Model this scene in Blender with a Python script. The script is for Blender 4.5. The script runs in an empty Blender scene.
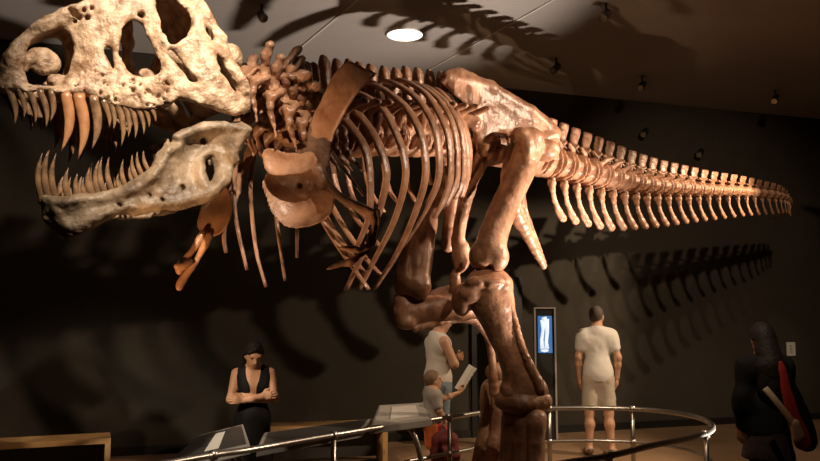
import bpy, math, random
import numpy as np
from mathutils import Vector, Matrix
random.seed(7)
V = lambda *a: np.array(a, dtype=float)
C = bpy.context.scene.collection
PI = math.pi
# ------------------------------------------------------------------ camera
CAMZ, FPX, HOR = 1.68, 800.0, 314.0
PITCH = math.atan((HOR - 230.5) / FPX)
CAM = V(0, 0, CAMZ)
_r = V(1, 0, 0); _f = V(0, math.cos(PITCH), math.sin(PITCH)); _u = V(0, -math.sin(PITCH), math.cos(PITCH))
def ray(px, py):
    return _r * (px - 410) / FPX + _u * (230.5 - py) / FPX + _f
def at(px, py, d):
    return CAM + ray(px, py) * d
def on_z(px, py, z=0.0):
    r = ray(px, py); return CAM + r * ((z - CAMZ) / r[2])
def on_plane(px, py, p, n):
    r = ray(px, py); return CAM + r * (np.dot(p - CAM, n) / np.dot(r, n))
def proj(p):
    q = p - CAM; d = q @ _f
    return (410 + FPX * (q @ _r) / d, 230.5 - FPX * (q @ _u) / d, d)
def unit(v):
    return v / (np.linalg.norm(v) + 1e-12)
# ------------------------------------------------------------------ materials
def mat(name, col, rough=0.5, metal=0.0, vary=0.0, scale=6.0, bump=0.0, bscale=30.0, spec=0.5, col2=None, emit=None, estr=0.0, alpha=None):
    m = bpy.data.materials.new(name); m.use_nodes = True
    nt = m.node_tree; b = nt.nodes['Principled BSDF']
    b.inputs['Base Color'].default_value = (*col, 1); b.inputs['Roughness'].default_value = rough
    b.inputs['Metallic'].default_value = metal
    b.inputs['Specular IOR Level'].default_value = spec
    tc = nt.nodes.new('ShaderNodeTexCoord')
    if vary > 0 or col2:
        n = nt.nodes.new('ShaderNodeTexNoise'); n.inputs['Scale'].default_value = scale
        n.inputs['Detail'].default_value = 5; n.inputs['Roughness'].default_value = 0.62
        nt.links.new(tc.outputs['Object'], n.inputs['Vector'])
        r = nt.nodes.new('ShaderNodeValToRGB')
        c2 = col2 if col2 else tuple(c * (1 - vary) for c in col)
        r.color_ramp.elements[0].position = 0.36; r.color_ramp.elements[0].color = (*c2, 1)
        r.color_ramp.elements[1].position = 0.62; r.color_ramp.elements[1].color = (*col, 1)
        nt.links.new(n.outputs['Fac'], r.inputs['Fac']); nt.links.new(r.outputs['Color'], b.inputs['Base Color'])
    if bump > 0:
        n2 = nt.nodes.new('ShaderNodeTexNoise'); n2.inputs['Scale'].default_value = bscale; n2.inputs['Detail'].default_value = 6
        nt.links.new(tc.outputs['Object'], n2.inputs['Vector'])
        bp = nt.nodes.new('ShaderNodeBump'); bp.inputs['Strength'].default_value = bump; bp.inputs['Distance'].default_value = 0.02
        nt.links.new(n2.outputs['Fac'], bp.inputs['Height']); nt.links.new(bp.outputs['Normal'], b.inputs['Normal'])
    if emit:
        b.inputs['Emission Color'].default_value = (*emit, 1); b.inputs['Emission Strength'].default_value = estr
    return m
# ------------------------------------------------------------------ objects
WORLD = {}
def tag(o, label=None, cat=None, group=None, kind=None):
    if label: o['label'] = label
    if cat: o['category'] = cat
    if group: o['group'] = group
    if kind: o['kind'] = kind
    return o
def empty(name, loc, label, cat, group=None):
    o = bpy.data.objects.new(name, None); C.objects.link(o)
    o.location = tuple(loc); o.empty_display_size = 0.2
    WORLD[o.name] = np.array(loc, float)
    return tag(o, label, cat, group)
def mesh_obj(name, verts, faces, material, parent=None, smooth=True, origin=None, label=None, bevel=0.0, mats=None, midx=None):
    verts = np.asarray(verts, float)
    if origin is None: origin = (verts.min(0) + verts.max(0)) / 2
    me = bpy.data.meshes.new(name)
    vl = verts - origin
    if isinstance(faces, np.ndarray):
        n, k = faces.shape
        me.vertices.add(len(vl)); me.vertices.foreach_set('co', vl.astype(np.float32).ravel())
        me.loops.add(n * k); me.loops.foreach_set('vertex_index', faces.astype(np.int32).ravel())
        me.polygons.add(n); me.polygons.foreach_set('loop_start', np.arange(0, n * k, k, dtype=np.int32))
        me.update(calc_edges=True); me.validate()
    else:
        me.from_pydata([tuple(v) for v in vl], [], faces)
    for m in (mats or [material]): me.materials.append(m)
    me.polygons.foreach_set('use_smooth', [smooth] * len(me.polygons))
    if midx is not None: me.polygons.foreach_set('material_index', midx)
    me.update()
    o = bpy.data.objects.new(name, me); C.objects.link(o)
    base = WORLD[parent.name] if parent else V(0, 0, 0)
    if parent: o.parent = parent
    o.location = tuple(origin - base); WORLD[o.name] = origin
    if label: o['label'] = label
    if bevel > 0:
        md = o.modifiers.new('bevel', 'BEVEL'); md.width = bevel; md.segments = 2; md.limit_method = 'ANGLE'
    return o
class MB:
    """collects shapes into one mesh"""
    def __init__(s): s.v = []; s.f = []
    def add(s, v, f):
        n = len(s.v); s.v += [tuple(map(float, p)) for p in v]; s.f += [tuple(i + n for i in q) for q in f]; return s
    def box(s, c, size, R=None):
        c = np.asarray(c, float); h = np.asarray(size, float) / 2
        R = np.eye(3) if R is None else R
        p = [c + R @ (h * V(x, y, z)) for x in (-1, 1) for y in (-1, 1) for z in (-1, 1)]
        return s.add(p, [(0, 1, 3, 2), (4, 6, 7, 5), (0, 4, 5, 1), (2, 3, 7, 6), (0, 2, 6, 4), (1, 5, 7, 3)])
    def hexa(s, a, b):
        """prism between two quads"""
        p = list(a) + list(b)
        return s.add(p, [(3, 2, 1, 0), (4, 5, 6, 7), (0, 1, 5, 4), (1, 2, 6, 5), (2, 3, 7, 6), (3, 0, 4, 7)])
    def tube(s, pts, r, seg=10, closed=False, flat=1.0, ref=None, cap=True):
        pts = [np.asarray(p, float) for p in pts]; n = len(pts)
        rr = r if hasattr(r, '__len__') else [r] * n
        rings = []; prev = None
        for i in range(n):
            if closed: t = unit(pts[(i + 1) % n] - pts[i - 1])
            else: t = unit(pts[min(i + 1, n - 1)] - pts[max(i - 1, 0)])
            if ref is not None: a = np.asarray(ref[i] if np.ndim(ref) > 1 else ref, float)
            else: a = prev if prev is not None else (V(0, 0, 1) if abs(t[2]) < .9 else V(1, 0, 0))
            a = unit(a - t * (a @ t)); b = np.cross(t, a); prev = a
            rings.append([pts[i] + rr[i] * (a * math.cos(2 * PI * k / seg) + b * flat * math.sin(2 * PI * k / seg)) for k in range(seg)])
        v = [p for g in rings for p in g]; f = []
        m = n if closed else n - 1
        for i in range(m):
            j = (i + 1) % n
            for k in range(seg):
                k2 = (k + 1) % seg
                f.append((i * seg + k, i * seg + k2, j * seg + k2, j * seg + k))
        if not closed and cap:
            f.append(tuple(range(seg - 1, -1, -1))); f.append(tuple((n - 1) * seg + k for k in range(seg)))
        return s.add(v, f)
    def cyl(s, c, axis, r, h, seg=24, r2=None):
        axis = unit(np.asarray(axis, float)); c = np.asarray(c, float)
        return s.tube([c - axis * h / 2, c + axis * h / 2], [r, r if r2 is None else r2], seg)
    def build(s, name, m, parent=None, smooth=False, origin=None, label=None, bevel=0.0):
        return mesh_obj(name, np.array(s.v), s.f, m, parent, smooth, origin, label, bevel)
def spline(pts, n=8, closed=False):
    pts = [np.asarray(p, float) for p in pts]; out = []; N = len(pts)
    m = N if closed else N - 1
    for i in range(m):
        p0 = pts[i - 1] if (i > 0 or closed) else 2 * pts[0] - pts[1]
        p1 = pts[i]; p2 = pts[(i + 1) % N]
        p3 = pts[(i + 2) % N] if (i + 2 < N or closed) else 2 * pts[-1] - pts[-2]
        for k in range(n):
            t = k / n
            out.append(.5 * ((2 * p1) + (-p0 + p2) * t + (2 * p0 - 5 * p1 + 4 * p2 - p3) * t * t + (-p0 + 3 * p1 - 3 * p2 + p3) * t ** 3))
    if not closed: out.append(pts[-1])
    return out
# ------------------------------------------------------------------ distance-field bones
def smin(a, b, k):
    if k <= 0: return np.minimum(a, b)
    h = np.maximum(k - np.abs(a - b), 0) / k
    return np.minimum(a, b) - h * h * k * .25
def smax(a, b, k): return -smin(-a, -b, k)
_rng = np.random.RandomState(3)
_lat = _rng.rand(32, 32, 32).astype(np.float32)
def vnoise(x, y, z):
    xi = np.floor(x).astype(int); yi = np.floor(y).astype(int); zi = np.floor(z).astype(int)
    fx = x - xi; fy = y - yi; fz = z - zi
    fx = fx * fx * (3 - 2 * fx); fy = fy * fy * (3 - 2 * fy); fz = fz * fz * (3 - 2 * fz)
    L = lambda a, b, c: _lat[(xi + a) & 31, (yi + b) & 31, (zi + c) & 31]
    return (((L(0,0,0)*(1-fx)+L(1,0,0)*fx)*(1-fy)+(L(0,1,0)*(1-fx)+L(1,1,0)*fx)*fy)*(1-fz)
          + ((L(0,0,1)*(1-fx)+L(1,0,1)*fx)*(1-fy)+(L(0,1,1)*(1-fx)+L(1,1,1)*fx)*fy)*fz) - .5
def fbm(x, y, z, s, oct=3):
    r = 0; a = 1
    for o in range(oct):
        r = r + a * vnoise(x * s + 7 * o, y * s + 3 * o, z * s + 11 * o); s *= 2.1; a *= .5
    return r
class Field:
    def __init__(s, lo, hi, h):
        s.h = h; s.lo = np.asarray(lo, float) - 2 * h; hi = np.asarray(hi, float) + 2 * h
        s.n = np.ceil((hi - s.lo) / h).astype(int) + 1
        s.ax = [s.lo[i] + h * np.arange(s.n[i]) for i in range(3)]
        s.f = np.full(s.n, 9.0, dtype=np.float32)
    def grid(s, sl=None):
        sl = sl or (slice(None),) * 3
        return (s.ax[0][sl[0]][:, None, None], s.ax[1][sl[1]][None, :, None], s.ax[2][sl[2]][None, None, :])
    def box(s, lo, hi, m):
        sl = []
        for i in range(3):
            a = int(max(0, math.floor((lo[i] - m - s.lo[i]) / s.h))); b = int(min(s.n[i], math.ceil((hi[i] + m - s.lo[i]) / s.h) + 1))
            if b <= a: return None
            sl.append(slice(a, b))
        return tuple(sl)
    def put(s, sl, d, k, cut):
        d = d.astype(np.float32)
        s.f[sl] = smax(s.f[sl], -d, k) if cut else smin(s.f[sl], d, k)
    def cone(s, p0, p1, r0, r1, k=.02, cut=False, n=None, flat=1.0):
        """round cone; n, flat squash it along n by flat"""
        p0 = np.asarray(p0, float); p1 = np.asarray(p1, float); R = max(r0, r1)
        sl = s.box(np.minimum(p0, p1) - R, np.maximum(p0, p1) + R, k + 3 * s.h)
        if sl is None: return s
        X, Y, Z = s.grid(sl); d = p1 - p0; L = d @ d + 1e-12
        x = X - p0[0]; y = Y - p0[1]; z = Z - p0[2]
        t = np.clip((x * d[0] + y * d[1] + z * d[2]) / L, 0, 1)
        x = x - t * d[0]; y = y - t * d[1]; z = z - t * d[2]
        if n is not None:
            q = (x * n[0] + y * n[1] + z * n[2]) * (1 / flat - 1)
            x = x + q * n[0]; y = y + q * n[1]; z = z + q * n[2]
        dd = np.sqrt(x * x + y * y + z * z) - (r0 + t * (r1 - r0))
        if n is not None: dd = dd * min(1.0, flat * 1.4)
        s.put(sl, dd, k, cut); return s
    def chain(s, pts, rad, k=.02, cut=False, n=None, flat=1.0):
        for i in range(len(pts) - 1): s.cone(pts[i], pts[i + 1], rad[i], rad[i + 1], k, cut, n, flat)
        return s
    def ell(s, c, r, k=.02, cut=False, R=None):
        """ellipsoid; rows of R are its axes"""
        c = np.asarray(c, float); r = np.asarray(r, float) if hasattr(r, '__len__') else V(r, r, r); m = r.max()
        sl = s.box(c - m, c + m, k + 3 * s.h)
        if sl is None: return s
        X, Y, Z = s.grid(sl); x = X - c[0]; y = Y - c[1]; z = Z - c[2]
        if R is not None:
            x, y, z = [R[i][0] * x + R[i][1] * y + R[i][2] * z for i in range(3)]
        k0 = np.sqrt((x / r[0]) ** 2 + (y / r[1]) ** 2 + (z / r[2]) ** 2); k1 = np.sqrt((x / r[0] ** 2) ** 2 + (y / r[1] ** 2) ** 2 + (z / r[2] ** 2) ** 2) + 1e-9
        s.put(sl, np.broadcast_to(k0 * (k0 - 1) / k1, s.f[sl].shape), k, cut); return s
    def half(s, p, n, k=.0):
        """keep only the side of the plane that n points away from"""
        X, Y, Z = s.grid(); s.f = smax(s.f, ((X - p[0]) * n[0] + (Y - p[1]) * n[1] + (Z - p[2]) * n[2]).astype(np.float32), k); return s
    def rough(s, amp, sc, oct=3):
        X, Y, Z = [np.broadcast_to(a, s.f.shape) for a in s.grid()]
        m = np.abs(s.f) < 4 * s.h + amp * 2
        s.f[m] += (amp * fbm(X[m], Y[m], Z[m], sc, oct)).astype(np.float32); return s
    def mesh(s):
        f = s.f.copy()
        f[0] = f[-1] = 9; f[:, 0] = f[:, -1] = 9; f[:, :, 0] = f[:, :, -1] = 9
        ins = f < 0; n = f.shape
        cs = [(a, b, c) for a in (0, 1) for b in (0, 1) for c in (0, 1)]
        sh = lambda A, o: A[o[0]:n[0] - 1 + o[0], o[1]:n[1] - 1 + o[1], o[2]:n[2] - 1 + o[2]]
        cnt = sum(sh(ins, o).astype(np.int8) for o in cs)
        act = (cnt > 0) & (cnt < 8)
        I = np.argwhere(act)
        idx = np.full(act.shape, -1, dtype=np.int64); idx[act] = np.arange(len(I))
        vals = {o: f[I[:, 0] + o[0], I[:, 1] + o[1], I[:, 2] + o[2]].astype(float) for o in cs}
        acc = np.zeros((len(I), 3)); w = np.zeros(len(I))
        for o in cs:
            for a in range(3):
                if o[a] == 0:
                    q = list(o); q[a] = 1; q = tuple(q)
                    A, B = vals[o], vals[q]; m = (A < 0) != (B < 0)
                    t = np.where(m, A / np.where(m, A - B, 1), 0)
                    p = np.tile(np.array(o, float), (len(I), 1)); p[:, a] += t
                    acc[m] += p[m]; w[m] += 1
        P = (I + acc / w[:, None]) * s.h + s.lo
        quads = []
        for a in range(3):
            b, c = (a + 1) % 3, (a + 2) % 3
            S0 = [slice(None)] * 3; S1 = [slice(None)] * 3; S0[a] = slice(0, -1); S1[a] = slice(1, None)
            E0 = ins[tuple(S0)]; E1 = ins[tuple(S1)]
            e = np.argwhere(E0 != E1); e = e[(e[:, b] > 0) & (e[:, c] > 0)]
            e = e[(e[:, b] < n[b] - 1) & (e[:, c] < n[c] - 1)]
            flip = E0[e[:, 0], e[:, 1], e[:, 2]]
            def g(db, dc):
                q = e.copy(); q[:, b] -= db; q[:, c] -= dc; return idx[q[:, 0], q[:, 1], q[:, 2]]
            Q = np.stack([g(1, 1), g(0, 1), g(0, 0), g(1, 0)], 1)
            Q[~flip] = Q[~flip][:, ::-1]
            quads.append(Q)
        Q = np.concatenate(quads); Q = Q[(Q >= 0).all(1)]
        return P, Q
    def build(s, name, m, parent=None, M=None, origin=None, label=None):
        P, Q = s.mesh()
        if M is not None: P = P @ M[0].T + M[1]
        return mesh_obj(name, P, Q, m, parent, True, origin, label)
def poly_sd(poly, X, Z):
    """signed distance to a 2D polygon, negative inside"""
    p = np.asarray(poly, float); d = np.full(X.shape, 1e9); inside = np.zeros(X.shape, bool)
    j = len(p) - 1
    for i in range(len(p)):
        e = p[j] - p[i]; wx = X - p[i, 0]; wz = Z - p[i, 1]
        t = np.clip((wx * e[0] + wz * e[1]) / (e @ e + 1e-12), 0, 1)
        d = np.minimum(d, (wx - e[0] * t) ** 2 + (wz - e[1] * t) ** 2)
        c = ((p[i, 1] > Z) != (p[j, 1] > Z)) & (X < e[0] * (Z - p[i, 1]) / (e[1] if abs(e[1]) > 1e-9 else 1e-9) + p[i, 0])
        inside ^= c; j = i
    d = np.sqrt(d); return np.where(inside, -d, d)
def smooth_poly(poly, n=4):
    return [tuple(p) for p in spline([V(*q) for q in poly], n, closed=True)]
# ------------------------------------------------------------------ bone materials
M_SKULL = mat('skull_bone', (.62, .43, .28), .40, vary=.0, col2=(.25, .135, .068), scale=13, bump=.8, bscale=30)
M_JAW = mat('jaw_bone', (.34, .24, .15), .5, col2=(.12, .078, .046), scale=6, bump=.6, bscale=26)
M_BONE = mat('cast_bone', (.45, .24, .14), .38, col2=(.22, .10, .05), scale=6, bump=.55, bscale=16)
M_TOOTH = mat('tooth_enamel', (.34, .195, .10), .28, col2=(.12, .065, .035), scale=14, bump=.1, bscale=40)
M_ORANGE = mat('warm_lit_bone', (.52, .25, .115), .34, col2=(.36, .15, .06), scale=8, bump=.25, bscale=20)  # orange light on these bones and teeth is put into their colour

HIPX = at(500, 145, 7.3)
DINO = empty('dinosaur_skeleton', (HIPX[0], HIPX[1], 0), 'mounted brown skeleton of a huge meat-eating dinosaur striding with open toothed jaws and long tail', 'skeleton')
# ------------------------------------------------------------------ skull
SA = math.radians(35)
sF = V(-math.cos(SA), -math.sin(SA), 0); sL = V(math.sin(SA), -math.cos(SA), 0); sU = V(0, 0, 1)
SB = at(243, 112, 4.58) - .385 * sL
_wx = np.array([-.10, 0, .25, .45, .65, .85, 1.0, 1.08, 1.14, 1.18, 1.21]); _ww = np.array([.36, .40, .38, .31, .235, .175, .145, .125, .10, .07, .035])
def skW(x, z):
    return np.interp(x, _wx, _ww) * (1 - .32 * np.clip((z - .12) / .62, 0, 1) ** 1.5)
def trace(pts, O, F, L, U, W):
    out = []
    for px, py in pts:
        r = ray(px, py); y = .25
        for _ in range(30):
            o = O + L * y; t = ((o - CAM) @ L) / (r @ L); q = CAM + r * t - O
            x, z = q @ F, q @ U; y = .5 * y + .5 * float(W(x, z))
        out.append((x, z))
    return out
T = lambda pts: trace(pts, SB, sF, sL, sU, skW)
sk_out = T([(1,88),(0,76),(3,60),(13,42),(30,26),(50,14),(75,5),(100,-3),(118,-10),(140,-18),(165,-22),(185,-16),(198,-6),(207,8),(219,27),(229,46),(238,66),(248,86),(253,102),(250,111),(240,115),
            (222,109),(205,105),(192,100),(180,98),(170,103),(158,107),(145,109),(128,106),(110,102),(96,99),(82,95),(66,92),(48,90),(30,90),(14,89)])
sk_holes = [
 [(28,36),(42,30),(60,27),(71,29),(75,42),(74,56),(72,68),(66,77),(55,82),(42,82),(31,80),(27,60)],
 [(107,47),(111,49),(116,60),(118,68),(114,66),(109,57)],
 [(126,24),(134,19),(142,22),(148,33),(154,46),(158,58),(163,68),(160,73),(148,74),(137,72),(128,67),(122,54),(123,38)],
 [(158,-8),(158,5),(161,20),(165,38),(170,44),(180,40),(190,33),(193,22),(186,9),(174,-2),(165,-9)],
 [(169,49),(177,52),(184,60),(192,71),(197,79),(191,80),(184,72),(177,62),(171,55)],
 [(166,78),(171,83),(170,86),(165,82)],
 [(204,19),(212,27),(220,36),(224,48),(216,43),(209,34)],
 [(216,54),(224,60),(232,71),(239,84),(236,90),(228,80),(220,67)],
 [(130,112),(131,112),(131,113)],
]
sk_holes = [T(smooth_poly(h, 3)) for h in sk_holes[:-1]]
xs = [p[0] for p in sk_out]; zs = [p[1] for p in sk_out]
fl = Field((min(xs) - .02, -.40, min(zs) - .04), (max(xs) + .03, .40, max(zs) + .03), .0095)
X, Y, Z = fl.grid()
x2 = fl.ax[0][:, None]; z2 = fl.ax[2][None, :]
x2, z2 = np.broadcast_arrays(x2, z2)
wob = .010 * fbm(x2 * 1.0, z2 * 0 + .3, z2, 14, 3)
P = poly_sd(smooth_poly(sk_out, 4), x2, z2) + wob * .6
side = P.copy()
for i, h in enumerate(sk_holes):
    side = smax(side, -(poly_sd(h, x2, z2) + wob), .022)
W2 = skW(x2, z2)
# relief of the cheek: brow and jugal ridges, hollow in front of the orbit
W2 = W2 + .035 * fbm(x2, z2 * 0, z2, 5, 3)
for h, dep, sp in ((sk_holes[2], .014, .05), (sk_holes[3], -.018, .035), (sk_holes[0], .035, .05), (sk_holes[4], .01, .03)):
    dd = poly_sd(h, x2, z2); W2 = W2 - dep * np.exp(-(np.maximum(dd, 0) / sp) ** 2)
t = .045 + .02 * np.clip(1 - z2 / .25, 0, 1)
ay = np.abs(Y)
plate = smax(side[:, None, :], np.abs(ay - (W2 - t / 2)[:, None, :]) - (t / 2)[:, None, :], .03)
# roof and snout bridge join the two sides along the upper outline
low = (.10 + .06 * np.clip(x2 - .8, 0, 1)) - z2
roof = smax(np.abs(P + .03) - .032, low, .02)
roof = smax(roof[:, None, :], ay - W2[:, None, :], .03)
fl.f = smin(plate, roof, .03).astype(np.float32)
# braincase, palate bars and the bony blob seen in the nostril
fl.cone((.02, 0, .36), (.26, -.04, .40), .12, .07, .04)
fl.cone((.02, -.20, .36), (.02, .20, .36), .09, .09, .05)
for sg in (-1, 1):
    fl.chain([(.1, sg * .30, .06), (.3, sg * .18, .16), (.6, sg * .07, .14), (.95, sg * .05, .1)], [.035, .05, .04, .035], .03)
    fl.chain([(.45, sg * .24, .07), (.42, sg * .10, .15)], [.04, .04], .03)
nb = T([(47, 54)])[0]
fl.ell((nb[0] - .01, .0, nb[1]), (.095, .045, .075), .02).cone((nb[0] + .05, .03, nb[1]), (nb[0] + .1, .02, nb[1] - .05), .03, .04, .02)
fl.rough(.016, 16, 3)
rng = np.random.RandomState(5)                      # small nutrient pits along the upper jaw
for i in range(70):
    u = rng.rand(); px = 74 + u * 92; py = 95 + 10 * u - rng.rand() ** 1.6 * 34
    x, z = T([(px, py)])[0]; y = float(skW(x, z)); r = .006 + .007 * rng.rand()
    for sg in (-1, 1): fl.cone((x, sg * (y + .03), z + .012), (x - .012, sg * (y - .03), z - .014), r, r * .7, .006, cut=True)
for px, py, r in ((74,13,.018),(80,17,.014),(84,10,.013),(76,20,.012),(88,17,.015),(92,8,.012),(142,14,.018),(70,9,.012)):
    x, z = T([(px, py)])[0]; y = float(skW(x, z))
    fl.cone((x, y + .04, z), (x, y - .05, z), r, r, .008, cut=True)
SKM = (np.stack([sF, sL, sU], 1), SB)
SKULL = fl.build('skull', M_SKULL, DINO, SKM, label='pale open-windowed skull with rough cheek')
# ------------------------------------------------------------------ lower jaw
JG = math.radians(27)
jF = math.cos(JG) * sF - math.sin(JG) * sU; jU = math.sin(JG) * sF + math.cos(JG) * sU; jL = sL
JB = at(246, 126, 4.6) - .31 * sL
_jx = np.array([-.1, 0, .3, .6, .85, 1.0, 1.08, 1.13]); _jw = np.array([.29, .305, .28, .215, .145, .105, .075, .03])
def jwW(x, z): return np.interp(x, _jx, _jw) + 0 * z
TJ = lambda pts: trace(pts, JB, jF, jL, jU, jwW)
jw_out = TJ([(41,203),(43,194),(58,195),(78,192),(98,191),(112,189),(125,184),(138,177),(148,167),(155,158),(160,149),(166,140),(176,132),(190,125),(208,120),(225,118),(240,121),(250,125),(254,131),(248,140),
             (243,155),(237,172),(226,188),(212,199),(195,206),(175,211),(150,213),(125,216),(105,223),(88,230),(72,237),(61,236),(51,229),(43,215)])
xs = [p[0] for p in jw_out]; zs = [p[1] for p in jw_out]
fl = Field((min(xs) - .02, -.40, min(zs) - .03), (max(xs) + .03, .40, max(zs) + .03), .0095)
X, Y, Z = fl.grid(); x2, z2 = np.broadcast_arrays(fl.ax[0][:, None], fl.ax[2][None, :]); ay = np.abs(Y)
P = poly_sd(smooth_poly(jw_out, 4), x2, z2) + .006 * fbm(x2, z2 * 0, z2, 14, 3)
for h in ([(214,158),(218,156),(220,164),(217,176),(213,181),(212,172)], [(171,128),(174,131),(176,140),(173,141)]):
    P = smax(P, -poly_sd(TJ(h), x2, z2), .012)
W2 = jwW(x2, z2) + .03 * fbm(x2, z2 * 0 + .7, z2, 5, 3)
for px, py, rx, dep in ((208,146,.16,.12), (112,199,.05,.03), (95,198,.05,.03), (232,165,.05,.04)):
    cx, cz = TJ([(px, py)])[0]; W2 = W2 - dep * np.exp(-((x2 - cx) ** 2 + (z2 - cz) ** 2) / rx ** 2)
# bulge along the lower border
t = .06 + .05 * np.exp(-(P + .05) ** 2 / .04 ** 2) * 0 + .03 * np.clip(x2 - .4, 0, 1)
W2 = W2 + .03 * np.exp(-((P + .045) / .03) ** 2)
d = smax(P[:, None, :], np.abs(ay - (W2 - t / 2)[:, None, :]) - (t / 2)[:, None, :], .035)
fl.f = d.astype(np.float32)
fl.rough(.018, 15, 3)
for px, py, r in ((212,137,.02),(184,187,.016),(150,195,.012),(162,200,.012),(120,205,.012)):
    x, z = TJ([(px, py)])[0]; fl.cone((x, .5, z), (x, .1, z), r, r, .01, cut=True)
for i in range(13):                                 # sockets below the tooth row
    x, z = TJ([(86 + i * 4.0, 197.5 + .35 * i)])[0]; y = float(jwW(x, z))
    for sg in (-1, 1): fl.cone((x, sg * (y + .012), z + .022), (x, sg * (y + .012), z - .022), .007, .007, .006, cut=True)
JAW = fl.build('lower_jaw', M_JAW, DINO, (np.stack([jF, jL, jU], 1), JB), label='dropped lower jaw, darker and hollowed behind')
# ------------------------------------------------------------------ teeth
def tooth(base, tip, r, bend, parent, m=M_TOOTH, name='tooth', inset=.03, lab=None):
    ax = tip - base; L = np.linalg.norm(ax); a = ax / L
    b = unit(bend - a * (bend @ a))
    pts = [base - a * inset]; rad = [r * .9]
    for i in range(9):
        t = i / 8; pts.append(base + ax * t - b * math.sin(PI * t) * L * .09); rad.append(.85 * max(r * (1 - t ** 2.2) * (1 + .12 * math.sin(PI * t)), r * .06))
    return MB().tube(pts, rad, 10, flat=.72, ref=b).build(name, m, parent, True, label=lab)
def sk_pt(px, py, sg=1, dy=-.02):
    x, z = T([(px, py)])[0]; return x, sg * (float(skW(x, z)) + dy), z
def wl(p, Fm=(sF, sL, sU), O=SB): return O + Fm[0] * p[0] + Fm[1] * p[1] + Fm[2] * p[2]
JFm = (jF, jL, jU)
up_teeth = [(10,89,17,122,.021),(21,90,26,116,.018),(31,91,37,122,.019),(42,92,48,126,.02),(53,93,52,120,.019),(68,96,63,150,.034),(81,98,80,158,.036),(96,100,94,148,.03),(106,102,112,126,.02),(113,103,116,128,.018),
            (120,105,124,145,.021),(127,106,131,136,.018),(133,107,138,137,.018),(140,108,147,133,.016),(147,108,152,126,.015),(153,107,159,120,.014)]
for i, (bx, by, tx, ty, r) in enumerate(up_teeth):
    for sg in (1, -1):
        b = sk_pt(bx, by, sg, -.035); q = T([(tx, ty)])[0]
        q = (q[0], b[1] - sg * .01, q[1])
        if sg < 0: q = (q[0] - .01, q[1], b[2] + (q[2] - b[2]) * (.8 + .3 * ((i * 7) % 5) / 5))
        tooth(wl(b), wl(q), r, sF, SKULL, M_ORANGE if (sg > 0 and i in (5, 6)) else M_TOOTH)
lo_teeth = [(44,197,46,150,.021),(51,197,53,147,.021),(58,197,60,150,.020),(69,194,71,166,.02),(79,193,80,172,.016),(86,193,86,176,.014),(93,193,92,166,.021),(100,192,102,158,.018),(106,192,105,155,.019),(114,190,112,155,.018),(121,187,121,172,.012),
            (127,184,126,158,.016),(134,180,133,163,.013),(139,178,135,153,.016),(144,173,140,150,.015),(150,168,146,149,.014)]
for i, (bx, by, tx, ty, r) in enumerate(lo_teeth):
    for sg in (1, -1):
        b = TJ([(bx, by)])[0]; q = TJ([(tx, ty)])[0]; y = sg * (float(jwW(b[0], 0)) - .04)
        if i < 3: y *= .6
        k = 1 if sg > 0 else .75 + .35 * ((i * 5) % 7) / 7
        tooth(wl((b[0], y, b[1]), JFm, JB), wl((b[0] + (q[0] - b[0]) * k, y, b[1] + (q[1] - b[1]) * k), JFm, JB), r, -jF, JAW)
# ------------------------------------------------------------------ spine
def path(rows):
    return [at(*r) for r in rows]
neck_c = spline(path([(250,84,4.95),(266,104,5.0),(284,124,5.12),(304,136,5.3),(326,139,5.5)]), 10)
dors_c = spline(path([(326,139,5.5),(345,138,5.72),(365,138,5.98),(385,138,6.2),(405,139,6.42),(425,139,6.64),(445,140,6.86),(462,141.5,7.05)]), 10)
tail_c = spline(path([(485,145,7.28),(515,151,7.5),(545,160,7.72),(566,166,7.90),(590,172,8.12),(615,178,8.38),(640,183,8.66),(665,186,8.95),(690,188,9.25),(715,190,9.55),(740,191,9.85),(762,193,10.15),(778,195,10.4),(787,198,10.65),(790,204,10.9),(784,212,11.1),(774,220,11.25)]), 10)
def arclen(p):
    return np.concatenate([[0], np.cumsum([np.linalg.norm(p[i + 1] - p[i]) for i in range(len(p) - 1)])])
def sample(p, s):
    L = arclen(p); q = np.array(p)
    pt = V(*[np.interp(s, L, q[:, i]) for i in range(3)])
    e = .03; a = V(*[np.interp(min(s + e, L[-1]), L, q[:, i]) for i in range(3)]); b = V(*[np.interp(max(s - e, 0), L, q[:, i]) for i in range(3)])
    t = unit(b - a)                                   # towards the head
    l = unit(np.cross(V(0, 0, 1), t)); u = np.cross(t, l)
    return pt, t, l, u
def frame_mat(pt, t, l, u, sx, sy=None, sz=None):
    sy = sy or sx; sz = sz or sx
    M = Matrix.Identity(4)
    for i in range(3):
        M[i][0] = t[i] * sx; M[i][1] = l[i] * sy; M[i][2] = u[i] * sz; M[i][3] = pt[i]
    return M
def proto(fl, name):
    P, Q = fl.mesh(); me = bpy.data.meshes.new(name)
    n, k = Q.shape
    me.vertices.add(len(P)); me.vertices.foreach_set('co', P.astype(np.float32).ravel())
    me.loops.add(n * k); me.loops.foreach_set('vertex_index', Q.astype(np.int32).ravel())
    me.polygons.add(n); me.polygons.foreach_set('loop_start', np.arange(0, n * k, k, dtype=np.int32))
    me.update(calc_edges=True); me.polygons.foreach_set('use_smooth', [True] * n); me.materials.append(M_BONE)
    return me
def place(me, name, M, parent=DINO, label=None):
    o = bpy.data.objects.new(name, me); C.objects.link(o); o.parent = parent
    o.matrix_local = Matrix.Translation(-Vector(WORLD[parent.name])) @ M
    WORLD[o.name] = np.array(M.translation)
    if label: o['label'] = label
    return o
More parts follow.
